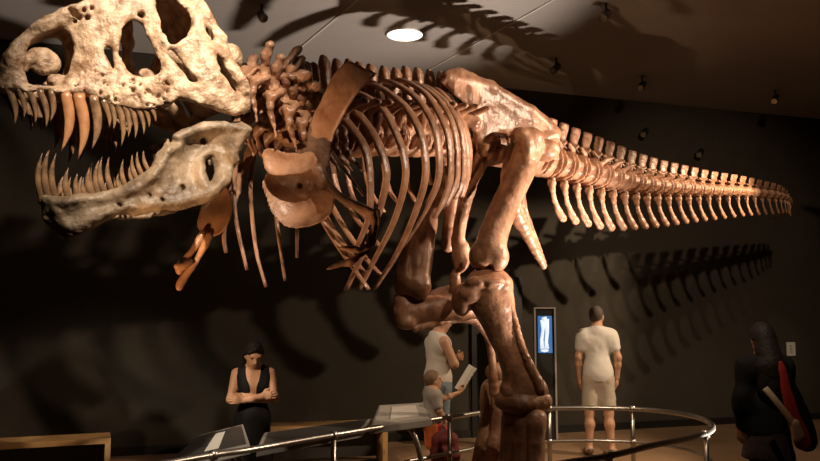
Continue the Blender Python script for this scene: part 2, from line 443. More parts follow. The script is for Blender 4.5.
# a back vertebra about 1 unit = vertebra pitch .2 m; x forward, y left, z up; centrum centre at the origin
def vert_dorsal():
    f = Field((-.16, -.36, -.2), (.16, .36, .62), .0125)
    f.cone((-.09, 0, -.01), (.09, 0, -.01), .135, .135, .02)
    f.cone((0, -.3, -.03), (0, .3, -.03), .06, .06, .03, cut=True)           # waisted sides
    f.cone((-.09, 0, -.01), (.09, 0, -.01), .095, .095, .03)
    for s in (-.085, .085): f.ell((s, 0, -.01), (.022, .145, .145), .015)
    f.cone((0, 0, .12), (0, 0, .2), .07, .055, .05)
    f.chain([(0, 0, .18), (-.02, 0, .32), (-.035, 0, .53)], [.062, .058, .072], .03, n=V(0, 1, 0), flat=.5)
    for s in (-1, 1):
        f.chain([(0, s * .03, .16), (0, s * .14, .2), (-.01, s * .29, .235)], [.055, .042, .04], .04, n=V(0, 0, 1), flat=.7)
        f.chain([(.04, s * .06, .14), (.12, s * .09, .17)], [.04, .03], .03); f.chain([(-.04, s * .05, .16), (-.12, s * .07, .2)], [.035, .03], .03)
        f.chain([(.02, s * .1, .02), (.0, s * .12, .15)], [.03, .04], .03)
    return proto(f.rough(.014, 16), 'dorsal_vertebra')
def vert_cervical():
    f = Field((-.22, -.28, -.26), (.22, .28, .46), .0085)
    f.cone((-.08, 0, 0), (.09, 0, 0), .085, .07, .02)
    for s in (-.085, .09): f.ell((s, 0, 0), (.02, .105, .10), .012)
    f.cone((0, 0, .08), (0, 0, .16), .05, .035, .03)
    f.chain([(0, 0, .14), (-.02, 0, .25), (.01, 0, .37), (.02, 0, .40)], [.042, .028, .036, .044], .02, n=V(1, 0, 0), flat=.7)
    for s in (-1, 1):
        f.chain([(.02, s * .04, .1), (.12, s * .12, .14), (.15, s * .15, .19)], [.034, .028, .036], .02)
        f.chain([(-.02, s * .04, .12), (-.10, s * .13, .2), (-.15, s * .16, .26)], [.030, .026, .040], .02)
        f.chain([(.03, s * .06, 0), (.03, s * .17, -.05), (-.02, s * .19, -.11), (-.18, s * .18, -.20)], [.035, .03, .020, .008], .02)
        f.chain([(.0, s * .07, .06), (.0, s * .19, .02), (.02, s * .2, -.04)], [.03, .024, .022], .02)
        f.ell((0, s * .10, .0), (.045, .05, .035), .015, cut=True)
    return proto(f.rough(.018, 24), 'cervical_vertebra')
def vert_caudal(tp):
    f = Field((-.14, -.28, -.20), (.14, .28, .48), .010)
    f.cone((-.06, 0, -.01), (.06, 0, -.01), .118, .118, .02)
    for s in (-.066, .066): f.ell((s, 0, -.01), (.020, .155, .165), .010)
    f.cone((.01, 0, .12), (-.01, 0, .22), .045, .034, .03)
    f.chain([(-.01, 0, .20), (-.035, 0, .29), (-.075, 0, .43)], [.036, .048, .060], .02, n=V(0, 1, 0), flat=.45); f.cone((-.07, 0, .58), (-.07, 0, .70), .13, .13, .02, cut=True)
    for s in (-1, 1):
        if tp: f.chain([(0, s * .08, .10), (-.03, s * .13, .15), (-.08, s * .16, .17)], [.035, .030, .018], .02, n=V(0, 0, 1), flat=.6)
        f.chain([(.02, s * .03, .19), (.085, s * .035, .235)], [.024, .016], .015); f.chain([(-.02, s * .02, .21), (-.07, s * .025, .24)], [.022, .016], .015)
    return proto(f.rough(.014, 18), 'caudal_vertebra')
me_d, me_c, me_t1, me_t2 = vert_dorsal(), vert_cervical(), vert_caudal(True), vert_caudal(False)
rnd = random.Random(4)
Ln = arclen(neck_c)[-1]
for i in range(8):
    pt, t, l, u = sample(neck_c, Ln * (i + .3) / 8)
    k = 1.0 + .12 * i / 7
    place(me_c, 'cervical_vertebra', frame_mat(pt, t, l, u, k * .9, k, k * (1.0 + .05 * rnd.random())))
Ld = arclen(dors_c)[-1]; ND = 12
for i in range(ND):
    pt, t, l, u = sample(dors_c, Ld * (i + .4) / ND); k = 1.0 + .15 * i / 12
    place(me_d, 'dorsal_vertebra', frame_mat(pt, t, l, u, Ld / ND / .205, 1.0 * k, k * (.92 + .05 * rnd.random() - .1 * (i / 12))))
Lt = arclen(tail_c)[-1]
s = 0.0; i = 0; CAUD = []
while s < Lt - .04:
    a = s / Lt
    pitch = float(np.interp(a, [0, .15, .3, .65, .85, 1], [.17, .18, .20, .20, .15, .08]))
    pt, t, l, u = sample(tail_c, s + pitch / 2)
    kz = np.interp(a, [0, .12, .25, .4, .55, .7, .85, 1], [1.2, 1.15, 1.0, .76, .58, .45, .32, .12])
    ksp = np.interp(a, [0, .1, .3, .6, .8, 1], [.82, .82, .84, .88, .88, .6])
    place(me_t1 if .2 < a < .5 else me_t2, 'caudal_vertebra', frame_mat(pt, t, l, u, pitch / .195, kz, kz * ksp * (.5 if a > .9 else 1)))
    CAUD.append((s, a, pitch, kz)); s += pitch; i += 1
# chevrons hang below the joints of the tail
def chevron():
    f = Field((-.28, -.09, -.62), (.14, .09, .06), .011)
    for q in (-1, 1): f.chain([(0, q * .035, .0), (-.005, q * .028, -.07), (-.02, 0, -.16)], [.03, .028, .03], .03)
    f.chain([(-.02, 0, -.14), (-.06, 0, -.30), (-.14, 0, -.45), (-.20, 0, -.53)], [.034, .034, .052, .060], .02, n=V(0, 1, 0), flat=.65)
    return proto(f.rough(.008, 16), 'chevron_bone')
me_ch = chevron()
for j, (s, a, pitch, kz) in enumerate(CAUD):
    pt, t, l, u = sample(tail_c, s)
    if proj(pt)[0] < 546 or a > .93: continue
    ln = np.interp(a, [0, .12, .25, .4, .6, .8, 1], [.50, .72, .78, .66, .50, .38, .18])
    place(me_ch, 'chevron_bone', frame_mat(pt - u * .15 * kz, t, l, u, .9 * min(1, kz * 1.1), kz * np.interp(a, [0, .2, .35], [.55, .65, 1.0]), ln * .92))
# ------------------------------------------------------------------ ribs
def station(px):
    L = arclen(dors_c); q = np.array(dors_c); xs = np.array([proj(p)[0] for p in dors_c])
    return sample(dors_c, np.interp(px, xs, L))
def rib_obj(pts, r0, r1, ref, name='rib', label=None, par=DINO):
    p = spline(pts, 7); n = len(p)
    rad = [np.interp(i / (n - 1), [0, .1, .5, .9, 1], [r0 * .8, r0, (r0 + r1) / 2, r1, r1 * .9]) for i in range(n)]
    return MB().tube(p, rad, 12, flat=.34, ref=ref).build(name, M_BONE, par, True, label=label)
ribs_px = [
 (331, [(338,112),(356,133),(366,151),(370,180),(369,215),(358,245)]),
 (341, [(347,103),(365,122),(378,143),(385,164),(386,182),(378,215),(366,247),(346,290)]),
 (354, [(358,94),(383,109),(396,133),(404,156),(405,182),(394,221),(376,257),(359,290)]),
 (368, [(372,86),(401,102),(417,125),(424,148),(425,180),(412,221),(395,257),(374,289)]),
 (381, [(385,83),(412,94),(430,117),(438,143),(438,180),(424,212),(403,246)]),
 (394, [(398,82),(424,92),(440,115),(449,140),(450,178),(444,200),(434,218)]),
 (407, [(410,84),(432,93),(448,113),(456,138),(457,178),(446,206)]),
 (420, [(422,87),(440,96),(454,114),(463,140),(463,180),(455,199)]),
 (433, [(434,90),(447,98),(460,119),(467,146),(467,178),(462,197)]),
 (446, [(446,95),(455,104),(464,124),(470,150),(468,180)]),
]
for j, (sx, pl) in enumerate(ribs_px):
    pt, t, l, u = station(sx)
    n = unit(t + .0 * l)
    loc = []
    head = pt + l * .07 + u * .14
    P3 = [head] + [on_plane(px, py, pt, n) for px, py in pl]
    loc = [((p - pt) @ l, (p - pt) @ u) for p in P3]
    if j in (0, 4, 9): print('rib', j, [(round(a, 2), round(b, 2)) for a, b in loc])
    r = .066 if j < 6 else .050
    rib_obj(P3, r, .034, unit(t * .9 + V(-.25, -.35, .1)))
    sh = 1.0
    mir = [pt - l * a * sh + u * b for a, b in loc]
    if j > 0:
        # the far side is cut a little shorter
        m = mir[:-1] + [mir[-2] * .45 + mir[-1] * .55] if j in (2, 3) else mir
        rib_obj(m, r * .8, .03, t)
# the foremost thin ribs hanging between the jaw and the shoulder girdles
for d, pl in ((5.35, [(262,128),(255,150),(250.5,190),(256,249),(266,287)]), (5.25, [(246,125),(238,150),(234,190),(237,225),(247,270)]),
              (5.15, [(232,190),(226,215),(224,237),(226,253)]), (5.75, [(276,190),(277,223),(281,252),(285,281)]), (5.8, [(295,190),(297,225),(297,258)]),
              (4.98, [(322,122),(329,146),(345,170),(364,196)])):
    rib_obj([at(x, y, d) for x, y in pl], .024, .017, V(.5, .8, 0))
# ------------------------------------------------------------------ shoulder girdles and arms
def slab_field(poly_px, p, n, up, h=.011, thick=.05, curve=0.0, dish=0.0, wob=.008, roundk=.02, pad=.05):
    """bone plate whose outline lies in the plane through p with normal n"""
    n = unit(n); a = unit(np.cross(up, n)); b = np.cross(n, a)
    uv = [((on_plane(x, y, p, n) - p) @ a, (on_plane(x, y, p, n) - p) @ b) for x, y in poly_px]
    us = [q[0] for q in uv]; vs_ = [q[1] for q in uv]
    f = Field((min(us) - pad, min(vs_) - pad, -thick - abs(curve) * 2 - dish - pad), (max(us) + pad, max(vs_) + pad, thick + abs(curve) * 2 + pad), h)
    X2, Y2 = np.broadcast_arrays(f.ax[0][:, None], f.ax[1][None, :])
    D = poly_sd(smooth_poly(uv, 4), X2, Y2) + wob * fbm(X2, Y2, Y2 * 0, 9, 2)
    Z = f.ax[2][None, None, :]
    cu = (max(us) - min(us)) / 2 + .01; uc = (max(us) + min(us)) / 2
    mid = curve * ((X2 - uc) / cu) ** 2
    if dish: mid = mid - dish * (1 - np.exp(np.minimum(D, 0) / .07)); f.lo = f.lo
    th = thick * np.clip(.45 + 3.5 * np.maximum(-D, 0) , .45, 1.0)
    f.f = smax(D[:, :, None] + 0 * Z, np.abs(Z - mid[:, :, None]) - th[:, :, None] / 2, roundk).astype(np.float32)
    return f, (np.stack([a, b, n], 1), p), (lambda x, y, off=0.0: V((on_plane(x, y, p, n) - p) @ a, (on_plane(x, y, p, n) - p) @ b, off))
f, M, L = slab_field([(297,172),(305,142),(313,116),(325,92),(336,73),(346,63),(352,61),(366,66),(379,72),(382,75),(364,88),(350,106),(339,126),(332,146),(329,166),(320,180),(306,182)],
                     at(325, 120, 4.95), V(-.62, -.74, -.12), V(0, 0, 1), thick=.055, curve=.05)
f.chain([L(312,150), L(306,172)], [.055, .075], .04).rough(.008, 12)
SCAP = f.build('scapula', M_BONE, DINO, M)
f, M, L = slab_field([(262,186),(268,172),(285,166),(305,166),(322,170),(332,182),(334,200),(328,216),(314,226),(296,229),(280,224),(268,210)], at(297, 197, 4.86), V(-.30, -.95, -.05), V(0, 0, 1), thick=.055, dish=.13, h=.009)
f.rough(.006, 10); f.cone(L(294,184,-.1), L(294,184,.1), .016, .016, .01, cut=True)
COR = f.build('coracoid', M_BONE, DINO, M, label='round dished shoulder bone')
f, M, L = slab_field([(261,160),(264,150),(273,147),(284,150),(300,152),(312,150),(318,162),(308,172),(290,176),(272,177),(263,170)], at(288, 163, 4.84), V(-.25, -.95, .15), V(0, 0, 1), thick=.06, dish=.05)
f.ell(L(276,161,.10), (.085, .075, .07), .02, cut=True); f.rough(.008, 12)
f.build('glenoid', M_BONE, DINO, M)
f, M, L = slab_field([(196,213),(202,199),(213,189),(225,186),(231,196),(231,213),(226,229),(215,238),(203,237),(195,228)], at(213, 213, 5.0), V(-.45, -.88, -.05), V(0, 0, 1), thick=.045, dish=.07, h=.009)
f.rough(.006, 10)
f.build('coracoid', M_ORANGE, DINO, M, label='round dished shoulder bone with orange light painted into its colour')
f, M, L = slab_field([(226,200),(233,180),(240,160),(250,140),(262,118),(276,100),(288,96),(284,112),(270,132),(258,152),(248,172),(240,196),(233,210)], at(252, 150, 5.3), V(-.5, -.86, 0), V(0, 0, 1), thick=.05)
f.build('scapula', M_BONE, DINO, M)
f, M, L = slab_field([(322,96),(330,88),(346,97),(352,112),(346,130),(334,136),(324,122)], at(336, 112, 5.3), V(-.4, -.9, 0), V(0, 0, 1), thick=.04)
def bone(name, pts, rad, m=M_BONE, parent=DINO, h=.011, k=.02, extra=None, rough=.01, rs=12, n=None, flat=1.0, label=None):
    pts = [np.asarray(p, float) for p in pts]; R = max(rad) + .03
    if extra:
        al = np.array(pts + [np.asarray(e[0], float) for e in extra]); R = max([R] + [max(np.atleast_1d(e[1])) + .03 for e in extra])
    else: al = np.array(pts)
    f = Field(al.min(0) - R, al.max(0) + R, h)
    sp = spline(pts, 5); tt = np.linspace(0, len(pts) - 1, len(sp)); rr = np.interp(tt, range(len(pts)), rad)
    f.chain(sp, rr, k, n=n, flat=flat)
    for e in extra or []: f.ell(e[0], e[1], .03 if len(e) < 3 else e[2], cut=(len(e) > 3))
    if rough: f.rough(rough, rs)
    return f.build(name, m, parent, label=label)
# left arm
bone('humerus', [at(318,170,4.8), at(328,186,4.78), at(346,201,4.8), at(371,213,4.85)], [.040, .024, .019, .030], h=.008, rough=.006, rs=20, extra=[(at(322,182,4.76), V(.03,.03,.05))])
bone('radius', [at(371,212,4.85), at(373,226,4.82), at(368,246,4.78)], [.020, .012, .017], h=.006, rough=.004, rs=20)
bone('ulna', [at(376,211,4.87), at(377,228,4.84), at(371,247,4.8)], [.022, .013, .017], h=.006, rough=.004, rs=20)
def digit(name, pts, r):
    d = bone(name, pts, r, h=.006, rough=.005, rs=26); return d
digit('finger', [at(368,246,4.78), at(359,250,4.72), at(352,249,4.68), at(340,248,4.62)], [.018, .010, .016, .005])
digit('finger', [at(368,249,4.8), at(357,257,4.72), at(350,262,4.68), at(340,264,4.64), at(327,269,4.58)], [.018, .011, .016, .011, .004])
bone('radius', [at(203,233,5.0), at(193,250,4.94), at(181,264,4.9), at(179,272,4.88)], [.024, .013, .019, .016], M_ORANGE, h=.008, rough=.006, rs=20)
bone('ulna', [at(209,236,5.0), at(199,256,4.96), at(187,274,4.92), at(181,283,4.9), at(179,289,4.88)], [.024, .014, .016, .019, .009], M_ORANGE, h=.008, rough=.006, rs=20)
bone('finger', [at(190,262,4.9), at(181,267,4.86), at(176,266,4.84)], [.02, .018, .008], M_ORANGE, h=.007, rough=.005, rs=26)
# ------------------------------------------------------------------ pelvis
pt, pt_t, pl, pu = sample(tail_c, .22)
IL = pt + pl * .26
f, M, L = slab_field([(440,76),(448,69),(459,67),(472,71),(494,83),(520,99),(545,115),(556,124),(561,134),(557,141),(548,146),(537,143),(528,137),(520,136),(510,138),(499,136),(492,141),(489,151),(481,154),(474,143),(472,126),(463,123),(460,113),(466,107),(456,97),(445,87)],
                     IL, pl + V(0, 0, -.06), V(0, 0, 1), thick=.10, h=.013, roundk=.05)
f.chain([L(446,78,.0), L(490,88,.0), L(530,112,.0), L(553,133,.0)], [.045, .05, .045, .055], .05)
f.ell(L(497,116,.13), (.26, .12, .10), .06, cut=True)
f.chain([L(492,141,.02), L(483,150,.02)], [.05, .06], .04); f.chain([L(540,140,.02), L(550,138,.02)], [.06, .07], .05)
f.chain([L(462,114,.0), L(472,124,.03)], [.04, .05], .04)
f.rough(.010, 7); f.cone(L(482,96,.2), L(482,112,-.2), .006, .006, .004, cut=True)
f.build('ilium', M_BONE, DINO, M, label='broad hip blade rising over the thigh')
f2, M2 = f, M
m2 = M_BONE
# right hip blade, mirrored about the sacrum
P, Q = f.mesh(); P = P @ M[0].T + M[1]; d = (P - pt) @ pl; P = P - 2 * d[:, None] * pl - V(0, 0, .05)
mesh_obj('ilium', P, Q[:, ::-1].copy(), M_BONE, DINO)
f = None
# sacral block
bone('sacrum', [at(480,146,7.25), at(515,153,7.5), at(550,163,7.8)], [.15, .16, .15], rough=.025, rs=10, h=.015)
def hipL(px, py, d): return at(px, py, d)
bone('pubis', [at(485,148,7.05), at(472,180,7.08), at(462,215,7.1), at(457,245,7.12)], [.085, .06, .055, .05], extra=[(at(461,256,7.1), V(.085,.07,.15)), (at(455,282,7.1), V(.05,.06,.12))], rough=.012)
bone('pubis', [at(468,150,7.5), at(456,182,7.45), at(450,210,7.4), at(448,246,7.35)], [.07, .055, .05, .06], rough=.012)
bone('ischium', [at(517,150,7.15), at(509,180,7.2), at(513,206,7.3), at(528,236,7.45), at(544,267,7.6)], [.09, .075, .075, .055, .025], extra=[(at(509,200,7.2), V(.10,.09,.08))], rough=.012)
bone('ischium', [at(520,160,7.75), at(518,185,7.75), at(522,212,7.78), at(534,240,7.8), at(545,266,7.85)], [.08, .06, .055, .045, .02], rough=.012)
# ------------------------------------------------------------------ hind legs
bone('femur', [at(531,140,6.98), at(522,168,6.95), at(507,200,6.9), at(494,232,6.85), at(488,254,6.82)], [.115, .118, .112, .118, .135], h=.013, rough=.010, rs=9,
     extra=[(at(497,258,6.80), V(.10,.12,.115)), (at(478,256,6.84), V(.08,.12,.11)), (at(520,136,6.95), V(.09,.12,.075)), (at(545,150,7.1), V(.13,.13,.10)), (at(527,150,6.86), V(.05,.06,.13)), (at(489,272,6.78), V(.03,.12,.07), .03, 1)])
bone('femur', [at(465,150,7.45), at(446,185,7.3), at(430,215,7.15), at(419,250,7.05), at(412,278,7.0)], [.10, .09, .085, .125, .155], h=.013, rough=.010, rs=9,
     extra=[(at(420,286,6.95), V(.10,.12,.12)), (at(402,282,7.05), V(.08,.12,.13)), (at(407,250,6.98), V(.05,.05,.18)), (at(411,262,6.86), V(.035,.05,.13), .03, 1)])
bone('tibia', [at(489,290,6.85), at(498,318,6.86), at(508,345,6.88), at(518,370,6.9), at(524,392,6.92)], [.21, .15, .125, .135, .175], h=.013, rough=.012, rs=8,
     extra=[(at(470,294,6.8), V(.12,.13,.10)), (at(501,284,6.85), V(.10,.14,.09)), (at(484,283,6.72), V(.16,.09,.06)), (at(462,300,6.85), V(.09,.12,.14)), (at(485,295,6.60), V(.028,.08,.11), .03, 1), (at(540,392,6.92), V(.07,.12,.12)), (at(508,393,6.9), V(.08,.12,.10))], n=V(0, 1, 0), flat=.8)
bone('fibula', [at(504,286,6.80), at(512,314,6.80), at(523,350,6.80), at(540,388,6.82)], [.055, .032, .030, .05], h=.011, rough=.005)
bone('astragalus', [at(503,401,6.86), at(523,403,6.82), at(543,401,6.88)], [.075, .09, .08], h=.011, rough=.015)
bone('tibia', [at(405,312,7.05), at(425,310,7.1), at(452,304,7.25), at(478,306,7.5), at(497,330,7.8), at(502,356,7.95)], [.12, .125, .17, .17, .12, .10], h=.013, rough=.012, rs=8,
     extra=[(at(406,322,7.0), V(.10,.10,.07)), (at(403,300,7.05), V(.09,.09,.08))])
bone('fibula', [at(415,328,7.0), at(440,322,7.1), at(470,320,7.3), at(488,338,7.45), at(492,360,7.5), at(494,392,7.5)], [.04, .03, .03, .032, .03, .05], h=.01, rough=.008)
def foot(ank, dirn, side, lab=None):
    """three long metatarsals, toes with claws on the floor"""
    fw = unit(V(dirn[0], dirn[1], 0)); sd = V(-fw[1], fw[0], 0)
    low = V(ank[0], ank[1], 0) + fw * .16 + V(0, 0, .16)
    for j in (-1, 0, 1):
        a = ank + sd * j * .105 + V(0, 0, -.05); b = low + sd * j * .15 + fw * (.04 if j == 0 else 0)
        m = (a + b) / 2
        bone('metatarsal', [a, a * .75 + b * .25 - fw * .01, m - fw * .02, a * .25 + b * .75, b], [.095, .075, .068, .078, .095], h=.012, rough=.012)
        d = unit(fw + sd * j * .42); pts = [b, b + d * .16 + V(0, 0, -.05), b + d * .32 + V(0, 0, -.075), b + d * .44 + V(0, 0, -.09)]
        bone('toe', [b + d * .05 + V(0,0,-.02)] + pts[1:], [.085, .06, .072, .05], h=.012, rough=.012)
        bone('toe_claw', [pts[-1] + d * .02, pts[-1] + d * .1 + V(0, 0, .0), pts[-1] + d * .2 + V(0, 0, -.045)], [.045, .035, .008], h=.01, rough=.005)
foot(at(524,412,6.86), V(-.55, -.83), 1)
bone('astragalus', [at(494,372,7.75), at(506,372,7.85)], [.085, .085], h=.012, rough=.012)
foot(at(500,384,7.75), V(-.55, -.83), -1)
# ------------------------------------------------------------------ room
M_WALL = mat('dark_wall_paint', (.058, .048, .035), .75, vary=.12, scale=1.5, spec=.2)
M_FLOOR = mat('brown_floor', (.33, .20, .11), .55, vary=.25, scale=1.2, spec=.3)
M_CEIL = mat('ceiling_paint', (.42, .385, .355), .8, vary=.06, scale=1.0, spec=.1)
M_BLACK = mat('black_paint', (.012, .011, .010), .5)
M_STEEL = mat('brushed_steel', (.42, .39, .35), .36, metal=1.0)
M_SATIN = mat('satin_steel', (.42, .39, .35), .4, metal=.2)
M_DKSTEEL = mat('dark_steel', (.20, .18, .16), .35, metal=1.0)
M_WOOD = mat('oak_veneer', (.62, .37, .15), .5, col2=(.50, .28, .11), scale=5)
M_PANEL = mat('grey_panel', (.30, .28, .25), .4, spec=.4)
M_GRAPH = mat('graphic_dark', (.06, .055, .05), .35)
M_WHITE = mat('white_card', (.72, .68, .60), .6)
ZC = 4.95
WA = V(-4.05, 9.55, 0); WB = V(5.5, 12.75, 0)                      # the long wall behind, farther away to the right
wd = unit(WB - WA); wn = V(wd[1], -wd[0], 0)                         # normal into the room
def wall(name, a, b, th=.15):
    d = unit(b - a); n = V(-d[1], d[0], 0)
    m = MB(); q = lambda z: [a + V(0,0,z), b + V(0,0,z), b + n * th + V(0,0,z), a + n * th + V(0,0,z)]
    m.hexa(q(0), q(ZC)); return tag(m.build(name, M_WALL, bevel=0), kind='structure')
A0 = WA - wd * 5.5; B0 = WB + wd * 4.5
wall('wall_back', A0, B0)
wall('wall_left', V(A0[0] + .1, -3.0, 0), A0)
wall('wall_right', B0, V(B0[0] - .1, -3.0, 0))
wall('wall_front', V(B0[0] - .1, -3.0, 0), V(A0[0] + .1, -3.0, 0))
x0, x1, y0, y1 = A0[0] - .3, B0[0] + .3, -3.3, B0[1] + .4
tag(MB().box(((x0 + x1) / 2, (y0 + y1) / 2, -.05), (x1 - x0, y1 - y0, .1)).build('floor', M_FLOOR), kind='structure')
tag(MB().box(((x0 + x1) / 2, (y0 + y1) / 2, ZC + .05), (x1 - x0, y1 - y0, .1)).build('ceiling', M_CEIL), kind='structure')
# pale joints between the ceiling boards
def ceil_pt(px, py): return on_z(px, py, ZC)
for k, (p, q) in enumerate((((291,55), (357,0)), ((435,66), (552,0)))):
    a, b = ceil_pt(*p), ceil_pt(*q); d = unit(b - a); a = a - d * .2; b = b + d * 1.6
    c = (a + b) / 2; R = np.stack([d, V(-d[1], d[0], 0), V(0, 0, 1)], 1)
    tag(MB().box(c + V(0, 0, -.006), (np.linalg.norm(b - a), .02, .012), R).build('trim_%d' % (k + 1), M_WHITE), kind='structure')
# round lamp in the ceiling
dl = ceil_pt(405, 34)
L0 = empty('ceiling_downlight', (dl[0], dl[1], ZC), 'round white glowing downlight set in the grey ceiling above the ribs', 'ceiling light')
M_GLOW = mat('lamp_glow', (1, .95, .9), .5, emit=(1, .93, .84), estr=3.0)
MB().tube([V(dl[0] + .215 * math.cos(t), dl[1] + .215 * math.sin(t), ZC - .008) for t in np.linspace(0, 2 * PI, 40, endpoint=False)], .012, 8, closed=True).build('trim_ring', M_WHITE, L0, True)
MB().cyl((dl[0], dl[1], ZC - .008), (0, 0, 1), .205, .012, 40).build('diffuser', M_GLOW, L0)
# small spotlights under the ceiling
M_LENS = mat('spot_lens', (.5, .42, .3), .1, metal=.8)
spots = [(262,4,'small black spotlight on the ceiling above the back of the skull',0), (606,3,'small spotlight at the upper edge, beside the second ceiling joint',0), (556,58,'small spotlight above the hip blade, near the shadow',0),
         (640,134,'small dim spotlight above the root of the tail',0), (695,154,'small dim spotlight above the middle of the tail',0), (775,90,'small dim spotlight farthest right, high above the tail tip',0), (642,76,'faint spotlight on the dark ceiling midway to the tail',0)]
for px, py, lab, _ in spots:
    onwall = py >= 120
    p = on_plane(px, py, V(-4.05, 9.55, 0), V(0.3177, -0.9482, 0)) if onwall else ceil_pt(px, py)
    t = empty('wall_spotlight' if onwall else 'ceiling_spotlight', p, lab, 'spotlight', 'spotlights under the dark ceiling')
    aim = unit(V(-.5, -.6, -.6) if px > 400 else V(.3, -.7, -.5)); back_ = V(.3177, -.9482, 0) if onwall else V(0, 0, -1)
    c = p + back_ * .13
    MB().tube([p, c], .012, 8).build('stem', M_BLACK, t, True)
    MB().tube([c - aim * .09, c - aim * .06, c + aim * .06, c + aim * .09], [.02, .045, .05, .052], 16).build('lamp_head', M_BLACK if py > 60 else M_DKSTEEL, t, True)
    MB().cyl(c + aim * .091, aim, .042, .006, 16).build('lens', M_LENS, t)
# ------------------------------------------------------------------ benches against the wall
def bench(name, ax, ay, bx, by, h, label, depth=.42, th=.055):
    a, b = V(ax, ay, 0), V(bx, by, 0); d = unit(b - a); n = V(-d[1], d[0], 0); R = np.stack([d, n, V(0, 0, 1)], 1)
    t = empty(name, (a + b) / 2 + n * depth / 2, label, 'bench', 'wooden benches along the dark wall'); Lg = np.linalg.norm(b - a)
    mid = (a + b) / 2 + n * depth / 2
    MB().box(mid + V(0, 0, h - th / 2), (Lg, depth, th), R).build('seat_board', M_WOOD, t, bevel=.004)
    for s in (-1, 1): MB().box(mid + d * s * (Lg / 2 - th / 2) + V(0, 0, (h - th) / 2), (th, depth, h - th), R).build('end_board', M_WOOD, t, bevel=.004)
    MB().box(mid + n * (depth / 2 - .02) + V(0, 0, (h - th) / 2 + .02), (Lg - 2 * th, .03, h - th - .04), R).build('back_board', M_GRAPH, t)
    return t
p = on_z(111, 438, .45); q = on_z(-95, 449, .45)
bench('bench', q[0], q[1], p[0], p[1], .45, 'oak bench with open front at the far left of the dark wall')
p = on_z(388, 424, .45); q = on_z(262, 428, .45)
bench('bench', q[0], q[1], p[0], p[1], .45, 'oak bench behind the woman with folded arms')
# ------------------------------------------------------------------ guard rail round the skeleton
RZ = .69
def rl(px, py): p = on_z(px, py, RZ); return V(p[0], p[1], RZ)
ring = [rl(190,459), rl(248,450), rl(310,439), rl(370,429), rl(412,422.5), rl(455,416.5), rl(498,410.5), rl(549,408.5), rl(600,408), rl(650,410), rl(690,415.5), rl(710,423), rl(711,431), rl(690,438), rl(650,446), rl(608,456)]
e = ring[-1]
ring += [V(e[0] - .9, e[1] - .75, RZ), V(-.3, 3.6, RZ), V(-1.4, 2.9, RZ), V(-2.3, 3.2, RZ), V(-2.45, 4.2, RZ)]
rc = spline(ring, 8, closed=True)
RAIL = empty('guard_rail', (np.mean([p[0] for p in ring]), np.mean([p[1] for p in ring]), 0), 'looping two-bar steel guard rail round the skeleton', 'railing')
MB().tube(rc, .024, 12, closed=True).build('top_rail', M_STEEL, RAIL, True)
MB().tube([p - V(0, 0, .34) for p in rc], .018, 10, closed=True).build('lower_rail', M_STEEL, RAIL, True)
def post(px, on):
    best = min((q for q in rc if on(q)), key=lambda q: abs(proj(q)[0] - px))
    m = MB(); m.tube([V(best[0], best[1], 0), V(best[0], best[1], RZ + .01)], .022, 10); m.cyl((best[0], best[1], .008), (0, 0, 1), .06, .016, 20)
    o = m.build('post', M_STEEL, RAIL, True)
    MB().cyl((best[0], best[1], RZ - .0), (0, 0, 1), .034, .06, 12).build('clamp', M_STEEL, o, True)
    MB().cyl((best[0], best[1], RZ - .34), (0, 0, 1), .030, .05, 12).build('clamp', M_STEEL, o, True)
back = lambda q: q[1] > 5.55 or proj(q)[0] < 300 and q[1] > 4.4
front = lambda q: q[1] < 6.6 and q[0] > .9
for px in (215, 331, 447, 548, 632): post(px, back)
post(705, lambda q: q[0] > 2.0 and q[1] < 7.4)
post(612, front)
for q in rc[8 * 16 + 6:: 9]:
    m = MB(); m.tube([V(q[0], q[1], 0), V(q[0], q[1], RZ)], .022, 10); m.build('post', M_STEEL, RAIL, True)
# ------------------------------------------------------------------ reading panels on the rail
def slab(corners, th):
    """plate between four corners (given anticlockwise seen from outside), th thick to the other side"""
    c = [np.asarray(p, float) for p in corners]; n = unit(np.cross(c[1] - c[0], c[3] - c[0]))
    return MB().hexa([p - n * th for p in c], c)
def panel(name, px, label, top_m, card=None, arm=None):
    c = [at(*p) for p in px]                         # front-left, front-right, back-right, back-left of the reading face
    t = empty(name, (np.mean([p[0] for p in c]), np.mean([p[1] for p in c]), 0), label, 'information panel', 'reading panels on the guard rail')
    slab(c, .07).build('panel_case', M_PANEL, t, bevel=.006)
    n = unit(np.cross(c[1] - c[0], c[3] - c[0])); lerp = lambda u, v: (c[0] * (1 - u) + c[1] * u) * (1 - v) + (c[3] * (1 - u) + c[2] * u) * v
    slab([lerp(u, v) + n * .004 for u, v in ((.04, .07), (.96, .07), (.96, .93), (.04, .93))], .006).build('graphic_plate', top_m, t)
    if card: slab([lerp(u, v) + n * .010 for u, v in card], .004).build('text_card', M_WHITE, t)
    if arm is not None:
        for u in arm:
            p0 = lerp(u, .35) - n * .07; g = V(p0[0], p0[1], 0)
            MB().tube(spline([p0, p0 + V(.10, -.03, -.12), g + V(.16, -.05, .32), g + V(.17, -.05, 0)], 6), .026, 12).build('bracket', M_STEEL, t, True)
    return t
M_PGREY = mat('pale_graphic', (.46, .42, .36), .4)
panel('information_panel', [(166,464,5.7), (250,445,6.0), (243,424,6.5), (199,435,6.35)], 'slanted grey reading panel with a white text card, before the woman with folded arms', M_GRAPH, card=((.42,.12),(.60,.12),(.62,.80),(.44,.80)), arm=(.75,))
panel('information_panel', [(370,427,6.95), (432,419,7.3), (424,402,7.75), (379,405,7.55)], 'slanted pale grey reading panel on the rail left of the child', M_PGREY, card=((.30,.22),(.80,.22),(.78,.80),(.30,.80)), arm=(.55,))
